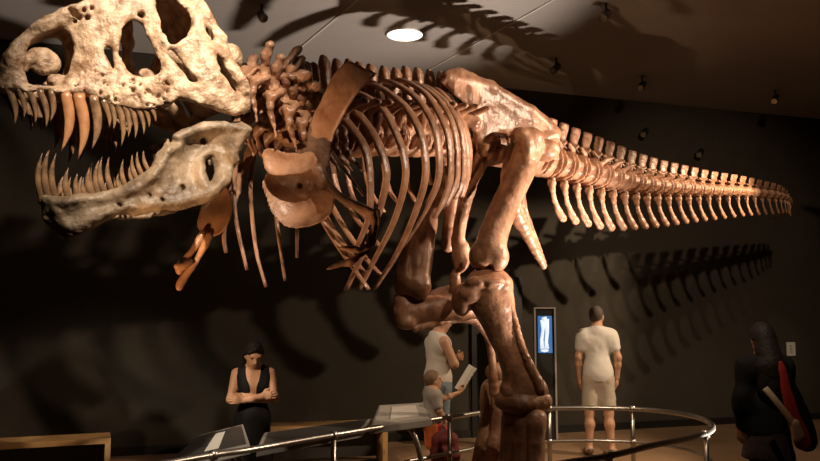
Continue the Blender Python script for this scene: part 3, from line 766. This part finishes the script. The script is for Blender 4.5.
panel('information_panel', [(257,448,6.06), (362,429.5,6.88), (373,418,7.28), (264,432.5,6.50)], 'long dark graphic panel between the two pale reading panels', M_GRAPH)
# ------------------------------------------------------------------ video post, doorway, wall label
def wall_pt(px, py, off=.0):
    return on_plane(px, py, WA + wn * off, wn)
kb = on_z(545, 428, 0.0); kb = at(545, 330, 10.6); k0 = V(kb[0], kb[1], 0)
KI = empty('video_kiosk', k0, 'tall black video post with steel edges and a lit blue screen', 'screen')
sc = proj(k0 + V(0, 0, 1.7))[2] / FPX
xr = V(1, 0, 0); fw = V(0, -1, 0)
top = at(545, 308, 10.6)[2]; W_ = 20 * sc
MB().box(k0 + V(0, .06, top / 2), (W_, .10, top)).build('cabinet', M_BLACK, KI, bevel=.004)
for s in (-1, 1): MB().box(k0 + V(s * W_ / 2, .05, top / 2), (.022, .12, top)).build('steel_edge', M_SATIN, KI)
MB().box(k0 + V(0, .05, top), (W_ + .03, .13, .02)).build('steel_edge', M_SATIN, KI)
s_t, s_b = at(545, 316, 10.55)[2], at(545, 353, 10.55)[2]
M_SCR = mat('screen_blue', (.05, .15, .4), .3, emit=(.06, .20, .50), estr=.6)
M_SCW = mat('screen_white', (.7, .8, .9), .3, emit=(.75, .88, 1.0), estr=.75)
scr = MB().box(k0 + V(0, .004, (s_t + s_b) / 2), (14 * sc, .012, s_t - s_b)).build('screen', M_SCR, KI, label='glowing blue screen showing white leg bones')
pic = MB()
def kp(px, py): return V(k0[0] + (px - 545) * sc, k0[1] - .004, s_t + (316 - py) * (s_t - s_b) / 37)
for pts, r in (([(542.5,320),(543,330),(541.5,340),(542,349)], [.03,.02,.022,.028]), ([(546.5,319),(547,332),(546,342),(546.5,349)], [.035,.026,.022,.03]), ([(540.5,350.5),(544,351),(548,350.5)], [.012,.018,.012]), ([(542,320),(547,319)], [.03,.034])):
    pic.tube([kp(*q) for q in pts], r, 8, flat=.12, ref=V(1, 0, 0) if abs(pts[0][0]-pts[-1][0]) < 3 else V(0, 0, 1))
pic.build('bone_picture', M_SCW, scr, True)
# dark doorway left of the video post
a, b = wall_pt(471, 400), wall_pt(522, 400); mid = (a + b) / 2; R = np.stack([wd, wn, V(0, 0, 1)], 1)
D1 = tag(MB().box(V(mid[0], mid[1], 1.1) + wn * .02, (np.linalg.norm(b - a), .05, 2.2), R).build('door_1', M_BLACK), kind='structure')
# card on the wall
p = wall_pt(791, 349, .01); q1 = wall_pt(786.5, 342, .01); q2 = wall_pt(795.5, 355.5, .01)
p_label = p.copy(); lab = empty('wall_label', p, 'small white text card on the dark wall at the far right', 'wall label')
MB().box(p, (np.linalg.norm((q2 - q1)[:2]), .012, q1[2] - q2[2]), R).build('card', M_WHITE, lab)
m = MB()
for i in range(6): m.box(p + wn * .007 + V(0, 0, .055 - i * .022) - wd * (0 if i % 2 else .012), (.05, .002, .007), R)
m.build('printed_lines', M_GRAPH, lab)
tag(MB().box((WA + WB) / 2 + wn * .012 + V(0, 0, .05), (np.linalg.norm(B0 - A0) - .1, .024, .1), R).build('baseboard_back', M_BLACK), kind='structure')
# ------------------------------------------------------------------ people
M_SKIN = mat('skin', (.56, .31, .19), .5, vary=.10, scale=20, spec=.35)
M_HAIR = mat('black_hair', (.014, .010, .009), .62, bump=.4, bscale=60, spec=.2)
M_HAIRG = mat('greying_hair', (.10, .075, .055), .6, bump=.5, bscale=90)
M_HAIRB = mat('light_brown_hair', (.20, .11, .055), .6, bump=.4, bscale=80)
M_TEE = mat('white_cotton', (.70, .64, .56), .8, bump=.25, bscale=14, spec=.1)
M_TANK = mat('cream_cotton', (.66, .58, .48), .8, bump=.25, bscale=14, spec=.1)
M_GTEE = mat('grey_cotton', (.36, .31, .26), .8, bump=.25, bscale=14, spec=.1)
M_SHORT = mat('khaki_cotton', (.50, .42, .32), .8, bump=.3, bscale=16, spec=.1)
M_JEAN = mat('pale_denim', (.20, .24, .27), .8, bump=.2, bscale=30, spec=.1)
M_BLK = mat('black_cloth', (.008, .0075, .008), .8, bump=.2, bscale=18, spec=.15)
M_RED = mat('red_cloth', (.42, .025, .018), .7, bump=.2, bscale=18)
M_ORNG = mat('orange_cloth', (.60, .13, .03), .7, bump=.2, bscale=18)
M_SHOE = mat('brown_leather', (.12, .07, .045), .5)
M_STRAP = mat('tan_strap', (.62, .46, .30), .6)
M_EYEW = mat('eye_dark', (.02, .014, .012), .2)
def rotz(a): return np.array([[math.cos(a), -math.sin(a), 0], [math.sin(a), math.cos(a), 0], [0, 0, 1]])
class Figure:
    """a standing figure; local x to its left hand, y behind it negative, faces +y; lengths are shares of its height"""
    def __init__(s, name, base, yaw, H, label, arms, legs, lean=0.0, head=(0, 0), sh=.108, hip=.05, bulk=1.0, fem=False, child=False, group=None, hair=None, hairm=None, h=.0065, headk=1.0, drop=0.0):
        s.H = H; s.R = rotz(yaw); s.base = np.array([base[0], base[1], 0.0]); s.M = (s.R, s.base)
        s.root = empty('person', s.base, label, 'person', group); WORLD[s.root.name] = s.base
        s.sh, s.hip, s.bulk, s.fem, s.child, s.lean = sh, hip, bulk, fem, child, lean
        L = lambda x, y, z: V(x, y + lean * max(0, z - .52), z) * H
        s.L = L
        b = bulk
        s.torso = [('e', L(0, 0, .53), V(.094 if not fem else .100, .066, .07) * H * b), ('e', L(0, .0, .615), V(.080 if not fem else .070, .056, .085) * H * b),
                   ('e', L(0, .004, .725), V(.092 if not fem else .080, .066, .095) * H * b), ('c', L(-sh * .78, 0, .783), L(sh * .78, 0, .783), .044 * H, .044 * H), ('c', L(-sh * .7, 0, .80), L(0, -.008, .838), .028 * H, .030 * H), ('c', L(sh * .7, 0, .80), L(0, -.008, .838), .028 * H, .030 * H)]
        if fem: s.torso += [('e', L(q * .04, .05, .725), V(.036, .036, .038) * H) for q in (-1, 1)]
        s.neck = [('c', L(0, -.004, .80), L(0, .012 + head[0] * .02, .885), .036 * H, .033 * H)]
        hk = headk; hz = .928 - drop; hc = L(0, .018 + head[0] * .05, hz)
        cp, sp_ = math.cos(head[0]), math.sin(head[0]); cy, sy = math.cos(head[1]), math.sin(head[1])
        Rx = np.array([[1, 0, 0], [0, cp, sp_], [0, -sp_, cp]]); Rz = np.array([[cy, -sy, 0], [sy, cy, 0], [0, 0, 1]])
        s.HR = Rz @ Rx; s.hc = hc; s.hk = hk
        hp = lambda x, y, z: hc + s.HR @ (V(x, y, z) * H * hk)
        s.hp = hp; k = H * hk
        s.headp = [('E', hp(0, -.004, .014), V(.0445, .055, .055) * k), ('E', hp(0, .012, -.022), V(.037, .042, .047) * k), ('c', hp(0, .030, -.045), hp(0, .034, -.050), .018 * k, .016 * k),
                   ('c', hp(0, .052, .006), hp(0, .064, -.016), .006 * k, .009 * k), ('c', hp(-.022, .046, .016), hp(.022, .046, .016), .008 * k, .008 * k),
                   ('c', hp(-.010, .050, -.033), hp(.010, .050, -.033), .0055 * k, .0055 * k)]
        s.headp += [('E', hp(q * .045, -.002, -.006), V(.006, .013, .018) * k) for q in (-1, 1)]
        s.arm = []; s.hands = []
        for q, (shd, elb, wri, hdir, palm, curl) in zip((-1, 1), arms):
            S, E, W = L(*shd), L(*elb), L(*wri)
            s.arm.append([('c', S, E, .033 * H * b, .026 * H * b), ('c', E, E * .65 + W * .35, .026 * H * b, .025 * H * b), ('c', E * .65 + W * .35, W, .025 * H * b, .016 * H)])
            s.hands.append((W, unit(V(*hdir)), unit(V(*palm)), curl, q))
        s.leg = []
        for q, (hp_, kn, an, td) in zip((-1, 1), legs):
            A, K, N = L(*hp_), V(*kn) * H, V(*an) * H; t = unit(V(*td))
            s.leg.append([('c', A, K, .054 * H * b, .034 * H * b), ('c', K, K * .68 + N * .32 - t * .008 * H, .034 * H * b, .034 * H * b), ('c', K * .68 + N * .32 - t * .008 * H, N, .034 * H * b, .021 * H)])
            s.leg[-1] += [('c', N + V(0, 0, -.012 * H) - t * .018 * H, N + t * .085 * H + V(0, 0, -.024 * H), .021 * H, .016 * H), ('c', N + t * .085 * H + V(0, 0, -.024 * H), N + t * .112 * H + V(0, 0, -.028 * H), .016 * H, .012 * H)]
        s.body(h)
    def run(s, f, prims, off=0.0, k=.02):
        for p in prims:
            if p[0] == 'c': f.cone(p[1], p[2], p[3] + off, p[4] + off, k)
            elif p[0] == 'e': f.ell(p[1], p[2] + off, k)
            else: f.ell(p[1], p[2] + off, k, R=s.HR.T)
    def pts(s, prims):
        lo = np.min([np.minimum(p[1], p[2] if p[0] == 'c' else p[1]) - (max(p[3], p[4]) if p[0] == 'c' else p[2].max()) for p in prims], 0)
        hi = np.max([np.maximum(p[1], p[2] if p[0] == 'c' else p[1]) + (max(p[3], p[4]) if p[0] == 'c' else p[2].max()) for p in prims], 0)
        return lo, hi
    def body(s, h):
        H = s.H; allp = s.torso + s.neck + s.headp + sum(s.arm, []) + sum(s.leg, [])
        lo, hi = s.pts(allp); f = Field(lo - .12 * H, hi + .12 * H, h)
        s.run(f, s.torso, 0, .05 * H); s.run(f, s.neck, 0, .025 * H)
        for a in s.leg: s.run(f, a, 0, .03 * H)
        g = Field.__new__(Field); g.__dict__.update(f.__dict__); g.f = np.full(f.n, 9.0, dtype=np.float32)
        s.run(g, s.headp, 0, .014 * H)
        for q in (-1, 1): g.ell(s.hp(q * .019, .055, .004), V(.010, .007, .005) * H * s.hk, .008, cut=True)
        f.f = smin(f.f, g.f, .02 * H)
        for a in s.arm: s.run(f, a, 0, .018 * H)
        for W, d, pn, curl, q in s.hands:
            sd = unit(np.cross(d, pn)); hs = .108 * H       # hand length
            pal = W + d * hs * .42
            f.cone(W, pal, .018 * H, .020 * H, .01 * H, n=pn, flat=.55)
            f.cone(W + d * hs * .3 - sd * .012 * H, pal - sd * .014 * H, .013 * H, .012 * H, .01 * H, n=pn, flat=.7); f.cone(W + d * hs * .3 + sd * .012 * H, pal + sd * .014 * H, .013 * H, .012 * H, .01 * H, n=pn, flat=.7)
            for j, ln in enumerate((.44, .52, .48, .36)):
                o = (j - 1.5) * .0125 * H; dd = unit(d + sd * (j - 1.5) * .07); p = pal + sd * o; l3 = ln * hs; prev = p - d * .01; cur = 0
                for i, sg in enumerate((.45, .32, .23)):
                    cur += curl * (.6 + .25 * i); nd = unit(dd * math.cos(cur) + pn * math.sin(cur)); np_ = p + nd * l3 * sg
                    f.cone(p, np_, max(.0062 * H, h * 1.05) * (1 - .08 * i), max(.0058 * H, h) * (1 - .08 * i), .003); p = np_
            ts = sd * s_sign(q, sd, W, s); b0 = W + d * hs * .12 + ts * .014 * H; b1 = b0 + (d * .6 + ts * .75 + pn * .25) * hs * .24; b2 = b1 + (d * .95 + ts * .12 + pn * .4) * hs * .2
            f.chain([b0, b1, b2], [.011 * H, .0075 * H, max(.006 * H, h)], .006)
        o = f.build('body', M_SKIN, s.root, s.M); s.b = o
        for q in (-1, 1):
            p = s.base + s.R @ s.hp(q * .019, .0475, .004)
            g = Field(p - .02, p + .02, .003); g.ell(p, V(.0065, .005, .0026) * H * s.hk, 0)
            g.build('eye', M_EYEW, o)
    def wear(s, name, m, prims, off, k=.03, cuts=(), h=.0075, halves=(), wr=.006, extra=(), label=None):
        k = max(k, .05 * s.H) if any(p[0] == 'e' for p in prims) else k
        lo, hi = s.pts(list(prims) + list(extra)); f = Field(lo - off - .03, hi + off + .03, h)
        s.run(f, prims, off, k); s.run(f, extra, 0, k)
        for p, n in halves: f.half(p, unit(V(*n)), .006)
        for c in cuts: f.cone(*c, cut=True)
        if wr: f.rough(wr, 9, 2)
        return f.build(name, m, s.root, s.M, label=label)
    def hair(s, m, cap=.010, back=(), face=.028, cut_low=-.03, par=None, front=.055):
        k = s.H * s.hk; lo = s.hc - .12 * k; hi = s.hc + .12 * k
        for p in back: lo = np.minimum(lo, np.minimum(p[1], p[2]) - max(p[3], p[4]) - .02); hi = np.maximum(hi, np.maximum(p[1], p[2]) + max(p[3], p[4]) + .02)
        f = Field(lo, hi, .006)
        f.ell(s.hp(0, -.006, .016), V(.0445, .056, .056) * k + cap * s.H, .01, R=s.HR.T)
        # keep behind the hairline and above the nape
        f.half(s.hp(0, face, .030), s.HR @ unit(V(0, 1, -.75)), .008)
        f.half(s.hp(0, 0, cut_low), s.HR @ V(0, .25, -1), .008)
        for p in back: f.cone(*p[1:5], .02)
        f.rough(.006, 22, 3)
        return f.build('hair', m, s.b if par is None else par, s.M)
def s_sign(q, sd, W, s):
    # thumb on the side that faces forward / the body's midline
    fwd = V(0, 1, 0) + V(-W[0], 0, 0) * 1.5 + V(0, 0, .6); return 1.0 if sd @ fwd > 0 else -1.0
# --- man in white tee seen from behind
g = on_z(600, 456)
man = Figure('man', (g[0], g[1]), -.12, 1.775, 'man seen from behind in white T-shirt and knee-length khaki shorts near the video screen',
    arms=[((-.098,0,.800),(-.128,-.01,.655),(-.126,.03,.520),(.05,.3,-1),(.9,.35,.1),.22), ((.098,0,.800),(.132,-.02,.655),(.128,.015,.520),(-.05,.25,-1),(-.9,.3,.1),.25)],
    legs=[((-.052,0,.50),(-.062,.012,.285),(-.070,0,.048),(-.25,1,0)), ((.052,0,.50),(.064,.008,.285),(.078,-.02,.048),(.3,1,0))], bulk=.87, sh=.095, head=(0, -.35))
HH = man.H; L = man.L
sl = [[('c', a[0][1], a[0][1] * .45 + a[0][2] * .55, a[0][3], a[0][4] * 1.25)] for a in man.arm]
man.wear('t_shirt', M_TEE, man.torso + sl[0] + sl[1], .013, .035, halves=[(L(0, 0, .857), (0, .25, 1)), (L(0, 0, .495), (0, 0, -1))], extra=[('e', L(0, 0, .56), V(.092, .070, .11) * HH)], wr=.010)
man.wear('shorts', M_SHORT, [man.torso[0]] + [('c', l[0][1], l[0][1] * .12 + l[0][2] * .88, l[0][3] * 1.03, l[0][4] * 1.62) for l in man.leg], .010, .03, halves=[(L(0, 0, .57), (0, 0, 1)), (L(0, 0, .318), (0, 0, -1))], wr=.010)
for l in man.leg: man.wear('shoe', M_SHOE, l[3:], .006, .02, halves=[(V(0, 0, .062) * HH, (0, 0, 1)), (V(0, 0, .002), (0, 0, -1))], wr=0)
man.hair(M_HAIRG, .004, face=.03, cut_low=-.022)
# --- woman with folded arms
wb = at(253, 400, 7.1)
wom = Figure('woman', (wb[0], wb[1]), PI + .18, 1.445, 'woman with folded arms in black sleeveless V-neck dress, looking down by the reading panel', fem=True, sh=.090,
    arms=[((-.102,0,.80),(-.128,.045,.655),(.050,.118,.650),(1,.1,.05),(.1,-.9,.1),.25), ((.102,0,.80),(.130,.045,.650),(-.050,.130,.672),(-1,-.25,.1),(-.1,-.9,.1),.25)],
    legs=[((-.048,0,.50),(-.050,.01,.285),(-.05,0,.048),(-.15,1,0)), ((.048,0,.50),(.05,.01,.285),(.05,0,.048),(.15,1,0))], head=(.50, .22), lean=.06, headk=1.10, drop=.012)
HH = wom.H; L = wom.L
wom.wear('dress', M_BLK, wom.torso, .007, .03, halves=[(L(0, 0, .855), (0, .2, 1)), (L(.108, 0, .80), (1, 0, .25)), (L(-.108, 0, .80), (-1, 0, .25))],
         cuts=[(L(0, .085, .665), L(0, .055, .87), .018, .085, .01), (L(0, 0, .80), L(0, 0, .90), .06, .07, .01), (L(.128, .02, .80), L(.105, .02, .73), .05, .025, .01), (L(-.128, .02, .80), L(-.105, .02, .73), .05, .025, .01)],
         extra=[('c', L(0, 0, .52), V(0, 0, .30) * HH, .098 * HH, .125 * HH)], wr=.006)
wom.hair(M_HAIR, .008, face=.030, cut_low=-.06, back=[('c', wom.hp(.030, -.035, -.02), wom.hp(.045, -.030, -.075), .026 * HH, .018 * HH), ('c', wom.hp(.004, .040, .058), wom.hp(.034, .034, .035), .012 * HH, .012 * HH), ('c', wom.hp(.004, .040, .058), wom.hp(-.030, .036, .040), .012 * HH, .012 * HH), ('c', wom.hp(.0, -.05, .045), wom.hp(.0, -.06, .03), .03 * HH, .03 * HH), ('c', wom.hp(0, -.05, .0), wom.hp(.0, -.062, -.035), .034 * HH, .026 * HH), ('c', wom.hp(.044, -.01, .01), wom.hp(.042, -.015, -.03), .016 * HH, .014 * HH), ('c', wom.hp(-.044, -.01, .01), wom.hp(-.042, -.015, -.03), .016 * HH, .014 * HH)])
for l in wom.leg: wom.wear('shoe', M_BLK, l[3:], .005, .02, halves=[(V(0, 0, .05) * HH, (0, 0, 1)), (V(0, 0, .002), (0, 0, -1))], wr=0)
# --- adult in a sleeveless cream top beside the child
ab = at(438, 400, 8.9)
ad = Figure('adult', (ab[0], ab[1]), -PI / 2 + .35, 1.72, 'adult in cream sleeveless top and pale jeans beside the child, head half behind leg bones',
    arms=[((-.112,0,.80),(-.125,.075,.672),(.04,.125,.700),(1,.1,.1),(.1,-.9,0),.3), ((.112,0,.80),(.130,.06,.660),(-.05,.13,.690),(-1,0,.1),(-.1,-.9,0),.3)],
    legs=[((-.050,0,.50),(-.052,.01,.285),(-.052,0,.048),(-.15,1,0)), ((.050,0,.50),(.052,.01,.285),(.055,0,.048),(.15,1,0))], head=(.15, -.2), bulk=1.05)
HH = ad.H; L = ad.L
ad.wear('sleeveless_top', M_TANK, ad.torso, .012, .03, halves=[(L(0, 0, .857), (0, .25, 1)), (L(0, 0, .52), (0, 0, -1)), (L(.118, 0, .8), (1, 0, .15)), (L(-.118, 0, .8), (-1, 0, .15))], extra=[('e', L(0, 0, .57), V(.096, .074, .09) * HH)],
        cuts=[(L(0, .03, .83), L(0, .02, .90), .05, .055, .01)], wr=.010)
ad.wear('jeans', M_JEAN, [ad.torso[0]] + [p for l in ad.leg for p in l[:3]], .012, .03, halves=[(L(0, 0, .56), (0, 0, 1)), (V(0, 0, .05) * HH, (0, 0, -1))], wr=.008)
for l in ad.leg: ad.wear('shoe', M_SHOE, l[3:], .006, .02, halves=[(V(0, 0, .06) * HH, (0, 0, 1)), (V(0, 0, .002), (0, 0, -1))], wr=0)
ad.hair(M_HAIRG, .006, face=.03, cut_low=-.025)
# --- child holding a leaflet up
cb = at(432, 400, 8.45)
ch = Figure('child', (cb[0], cb[1]), -PI / 2 + .30, 1.085, 'small child in grey T-shirt and orange shorts, holding a leaflet up towards the skeleton',
    arms=[((-.105,0,.765),(-.108,.165,.715),(-.095,.315,.770),(0,.45,1),(.7,.5,0),.5), ((.105,0,.765),(.135,.03,.625),(.120,.09,.52),(0,.3,-1),(-.9,.2,0),.3)],
    legs=[((-.05,0,.46),(-.054,.01,.26),(-.056,0,.048),(-.15,1,0)), ((.05,0,.46),(.054,.01,.26),(.056,0,.048),(.15,1,0))], head=(-.12, 0), sh=.098, hip=.05, child=True, headk=1.38, drop=.028, h=.0055, bulk=1.1)
HH = ch.H; L = ch.L
sl = [[('c', a[0][1], a[0][1] * .35 + a[0][2] * .65, a[0][3], a[0][4] * 1.25)] for a in ch.arm]
ch.wear('t_shirt', M_GTEE, ch.torso + sl[0] + sl[1], .014, .03, halves=[(L(0, 0, .835), (0, .2, 1)), (L(0, 0, .455), (0, 0, -1))], extra=[('e', L(0, -.005, .56), V(.115, .098, .14) * HH)], wr=.008)
ch.wear('shorts', M_ORNG, [ch.torso[0]] + [('c', l[0][1], l[0][2], l[0][3], l[0][4] * 1.4) for l in ch.leg], .012, .03, halves=[(L(0, 0, .52), (0, 0, 1)), (V(0, 0, .27) * HH, (0, 0, -1))], wr=.006)
for l in ch.leg: ch.wear('shoe', M_SHOE, l[3:], .006, .02, halves=[(V(0, 0, .07) * HH, (0, 0, 1)), (V(0, 0, .002), (0, 0, -1))], wr=0)
ch.hair(M_HAIRB, .008, face=.026, cut_low=-.03)
# leaflet in the child's hand
hw = ch.base + ch.R @ (ch.hands[0][0] + ch.hands[0][1] * .07)
hx = unit(at(483, 364, 8.4) - at(466, 392, 8.4)); hy = unit(np.cross(hx, V(.45, -.85, .25)))
lf = MB()
c0 = hw + hx * .10 + hy * .0; nn = unit(np.cross(hx, hy))
for sgn, tl in ((1, .16), (-1, -.16)):
    y2 = unit(hy * sgn + nn * .30)
    p = [c0 - hx * .15, c0 + hx * .15, c0 + hx * .15 + y2 * .055, c0 - hx * .15 + y2 * .055]
    if sgn < 0: p = p[::-1]
    n = unit(np.cross(p[1] - p[0], p[3] - p[0])); lf.hexa([q - n * .002 for q in p], p)
LF = lf.build('leaflet', M_WHITE); tag(LF, 'folded white leaflet held up in the small child\'s hand', 'leaflet')
m = MB()
for i in range(4): m.box(c0 + hx * (.09 - i * .05) + hy * .035 + nn * .014, (.028, .05, .004), np.stack([hx, hy, nn], 1))
m.build('printed_pictures', M_GRAPH, LF)
# dark red backpack against the child's hip
bp = ch.base + ch.R @ V(-.09, -.11, .40)
bp = at(445, 447, 8.0); 
f = Field(bp - .26, bp + .26, .009)
f.chain([bp + V(-.05, 0, .07), bp + V(.05, 0, .07)], [.085, .085], .05).chain([bp + V(-.07, 0, -.08), bp + V(.07, 0, -.08)], [.085, .085], .09).ell(bp + V(.0, -.08, -.06), V(.09, .04, .07), .03)
f.half(bp - V(0, 0, .155), V(0, 0, -1), .02); f.rough(.012, 12)
BPK = empty('backpack', V(bp[0], bp[1], 0), 'dark red backpack hanging low beside the small child', 'backpack')
f.build('bag', mat('dark_red_cloth', (.13, .014, .011), .75, bump=.25, bscale=14), BPK)
hnd = ch.base + ch.R @ (ch.hands[1][0] + ch.hands[1][1] * .05)
MB().tube(spline([bp + V(-.06, .02, .14), bp + V(-.05, .02, .22), bp * .3 + hnd * .7 + V(0, 0, .03), hnd], 6), .010, 8).build('strap', M_RED, BPK, True)
# --- dark haired woman at the right edge, from behind
rb = at(768, 440, 6.15)
rw = Figure('woman', (rb[0], rb[1]), .10, 1.60, 'woman seen from behind in dark coat with long black hair, at the right edge', fem=True, sh=.10,
    arms=[((-.098,0,.80),(-.125,-.01,.655),(-.122,.02,.520),(.03,.2,-1),(.9,.3,0),.25), ((.098,0,.80),(.128,.01,.655),(.115,.09,.580),(0,.8,.2),(-.9,.1,0),.5)],
    legs=[((-.05,0,.50),(-.05,.01,.285),(-.05,0,.048),(-.15,1,0)), ((.05,0,.50),(.05,.01,.285),(.052,0,.048),(.15,1,0))], bulk=.92)
HH = rw.H; L = rw.L
rw.wear('coat', M_BLK, rw.torso + [p for a in rw.arm for p in a], .014, .03, halves=[(L(0, 0, .86), (0, 0.2, 1)), (L(0, 0, .475), (0, 0, -1))], extra=[('c', L(0, 0, .60), L(0, 0, .47), .082 * HH, .100 * HH)], wr=.008)
M_SKIRT = mat('dark_plum_cloth', (.022, .010, .010), .8, bump=.2, bscale=18)
rw.wear('skirt', M_SKIRT, [('c', L(0, 0, .52), V(0, 0, .37) * HH, .092 * HH, .118 * HH)], .0, .03, halves=[(V(0, 0, .365) * HH, (0, 0, -1)), (L(0, 0, .54), (0, 0, 1))], wr=.012)
rw.wear('leggings', M_BLK, [p for l in rw.leg for p in l[:3]], .006, .02, wr=.0)
for l in rw.leg: rw.wear('shoe', M_BLK, l[3:], .006, .02, halves=[(V(0, 0, .002), (0, 0, -1))], wr=0)
rw.hair(M_HAIR, .012, face=.02, cut_low=-.06, back=[('c', rw.hp(0, -.03, .0), L(.0, -.058, .80), .052 * HH, .062 * HH), ('c', L(.0, -.058, .80), L(-.01, -.068, .68), .062 * HH, .05 * HH), ('c', L(.03, -.062, .80), L(.035, -.07, .67), .045 * HH, .03 * HH), ('c', L(-.035, -.06, .80), L(-.045, -.066, .69), .045 * HH, .03 * HH)])
# red and black garment bag slung at her right side, and a tan shoulder strap bag
gb = [at(780, 366, 5.95), at(788, 388, 5.93), at(797, 412, 5.92), at(806, 440, 5.92)]
f = Field(np.min(gb, 0) - .16, np.max(gb, 0) + .16, .008)
f.chain(spline(gb, 4), np.interp(np.linspace(0, 3, 13), [0, 1, 2, 3], [.035, .055, .075, .085]), .02, n=V(0, 1, 0), flat=.45); f.rough(.008, 14)
GB = empty('shoulder_bag', V(gb[2][0], gb[2][1], 0), 'long black and red bag slung from the shoulder of the long-haired woman', 'bag')
f.build('bag', M_BLK, GB)
rd = [at(781, 363, 5.89), at(786, 388, 5.86), at(793, 414, 5.83), at(803, 442, 5.82)]
f = Field(np.min(rd, 0) - .12, np.max(rd, 0) + .12, .007)
f.chain(spline(rd, 4), np.interp(np.linspace(0, 3, 13), [0, 1, 2, 3], [.018, .028, .040, .060]), .02, n=V(0, 1, 0), flat=.5); f.rough(.006, 14)
f.build('flap', M_RED, GB, label='red flap')
st = [at(765, 388, 5.88), at(776, 401, 5.82), at(787, 415, 5.80), at(796, 428, 5.80)]
TB = empty('handbag', V(st[3][0], st[3][1], 0), 'small tan handbag on a pale strap behind the long-haired woman\'s hip', 'handbag')
MB().tube(spline(st, 5), .024, 8, flat=.4, ref=V(1, 0, 1)).build('strap', M_STRAP, TB, True)
f = Field(st[3] - .14, st[3] + .14, .007); f.cone(at(795, 424, 5.80), at(798, 436, 5.80), .035, .045, .0, n=V(0, 1, 0), flat=.6); f.rough(.006, 16)
f.build('bag', M_STRAP, TB)
cam = bpy.data.cameras.new('camera'); co = bpy.data.objects.new('camera', cam); C.objects.link(co)
cam.sensor_width = 36; cam.lens = FPX / 820 * 36; co.location = (0, 0, CAMZ); co.rotation_euler = (PI / 2 + PITCH, 0, 0)
bpy.context.scene.camera = co
vs = bpy.context.scene.view_settings; vs.view_transform = 'Standard'; vs.look = 'None'; vs.gamma = 1; vs.exposure = 0; vs.use_curve_mapping = False
def spot(name, loc, tgt, power, ang, col=(1, .80, .60), size=.05, blend=.4):
    l = bpy.data.lights.new(name, 'SPOT'); l.energy = power; l.spot_size = math.radians(ang); l.spot_blend = blend; l.color = col; l.shadow_soft_size = size
    o = bpy.data.objects.new(name, l); C.objects.link(o); o.location = tuple(loc)
    o.rotation_euler = (Vector(tgt) - Vector(loc)).to_track_quat('-Z', 'Y').to_euler(); return o
spot('key_spotlight', (-.3, 2.2, 4.85), tuple(at(178, 68, 4.45)), 1180, 36, (1, .85, .68), .04, 1.0)
spot('body_spotlight', (5.8, 6.2, 4.2), tuple(at(485, 180, 6.9)), 1800, 36, (1, .75, .55), .05, .7)
spot('added_tail_light', (3.2, 4.4, 4.75), tuple(at(735, 192, 10.0)), 560, 42, (1, .74, .54), .05, .8)  # added lamp that brightens the tail towards its tip
spot('added_leg_light', (2.2, 2.6, 4.75), tuple(at(450, 335, 7.1)), 330, 17, (1, .74, .52), .05, .8)  # lamp added to lift the dark shin bones
SL = V(5.2, 8.2, 3.6)
spot('side_spotlight', SL, (2.2, 9.3, 2.6), 620, 90, (1, .76, .52), .02, .4)
HL = empty('added_light_shield', (SL[0], SL[1], ZC), 'added black shield round the side light, keeping it off the upper wall', 'spotlight')  # unseen shield, added to cut the side light above the tail
hd = MB(); N_ = 22
ring_ = lambda z, r: [SL + V(r * math.cos(t), r * math.sin(t), z) for t in np.linspace(math.radians(60), math.radians(240), N_)]
i0, o0, i1, o1 = ring_(-.035, .40), ring_(-.035, .41), ring_(.5, .40), ring_(.5, .41)
for i in range(N_ - 1): hd.hexa([i0[i], i0[i + 1], o0[i + 1], o0[i]], [i1[i], i1[i + 1], o1[i + 1], o1[i]])
hd.box(SL + V(0, 0, .51), (.84, .84, .02)); hd.build('light_shield', M_BLACK, HL)
MB().tube([SL + V(0, 0, .5), V(SL[0], SL[1], ZC)], .015, 8).build('stem', M_BLACK, HL, True)
spot('floor_uplight', (3.45, 6.7, .25), (.7, 7.6, 3.1), 1450, 56, (1, .83, .70), .04, .8)
spot('shoulder_uplight', (-2.3, 2.5, .25), tuple(at(268, 222, 4.9)), 480, 28, (1, .60, .32), .04, .7)
spot('visitor_spotlight', (1.7, 4.6, 4.85), (3.0, 9.2, .4), 680, 60, (1, .78, .56), .03, 1.0)
spot('added_label_light', (4.9, 10.2, 4.7), tuple(p_label), 45, 9, (1, .85, .68), .02, .5)  # lamp added only to brighten the wall card
spot('added_woman_light', (-3.2, 3.0, 3.7), (-1.37, 7.1, 1.15), 800, 15, (1, .75, .52), .06, .8)  # added fill lamp for the face and arms of the woman
spot('added_child_light', (-1.5, 5.8, 4.85), (.35, 8.7, .9), 420, 22, (1, .78, .56), .1, .6)  # extra lamp put in to brighten adult and child
w = bpy.data.worlds.new('world'); bpy.context.scene.world = w; w.use_nodes = True
w.node_tree.nodes['Background'].inputs[0].default_value = (.006, .005, .004, 1)
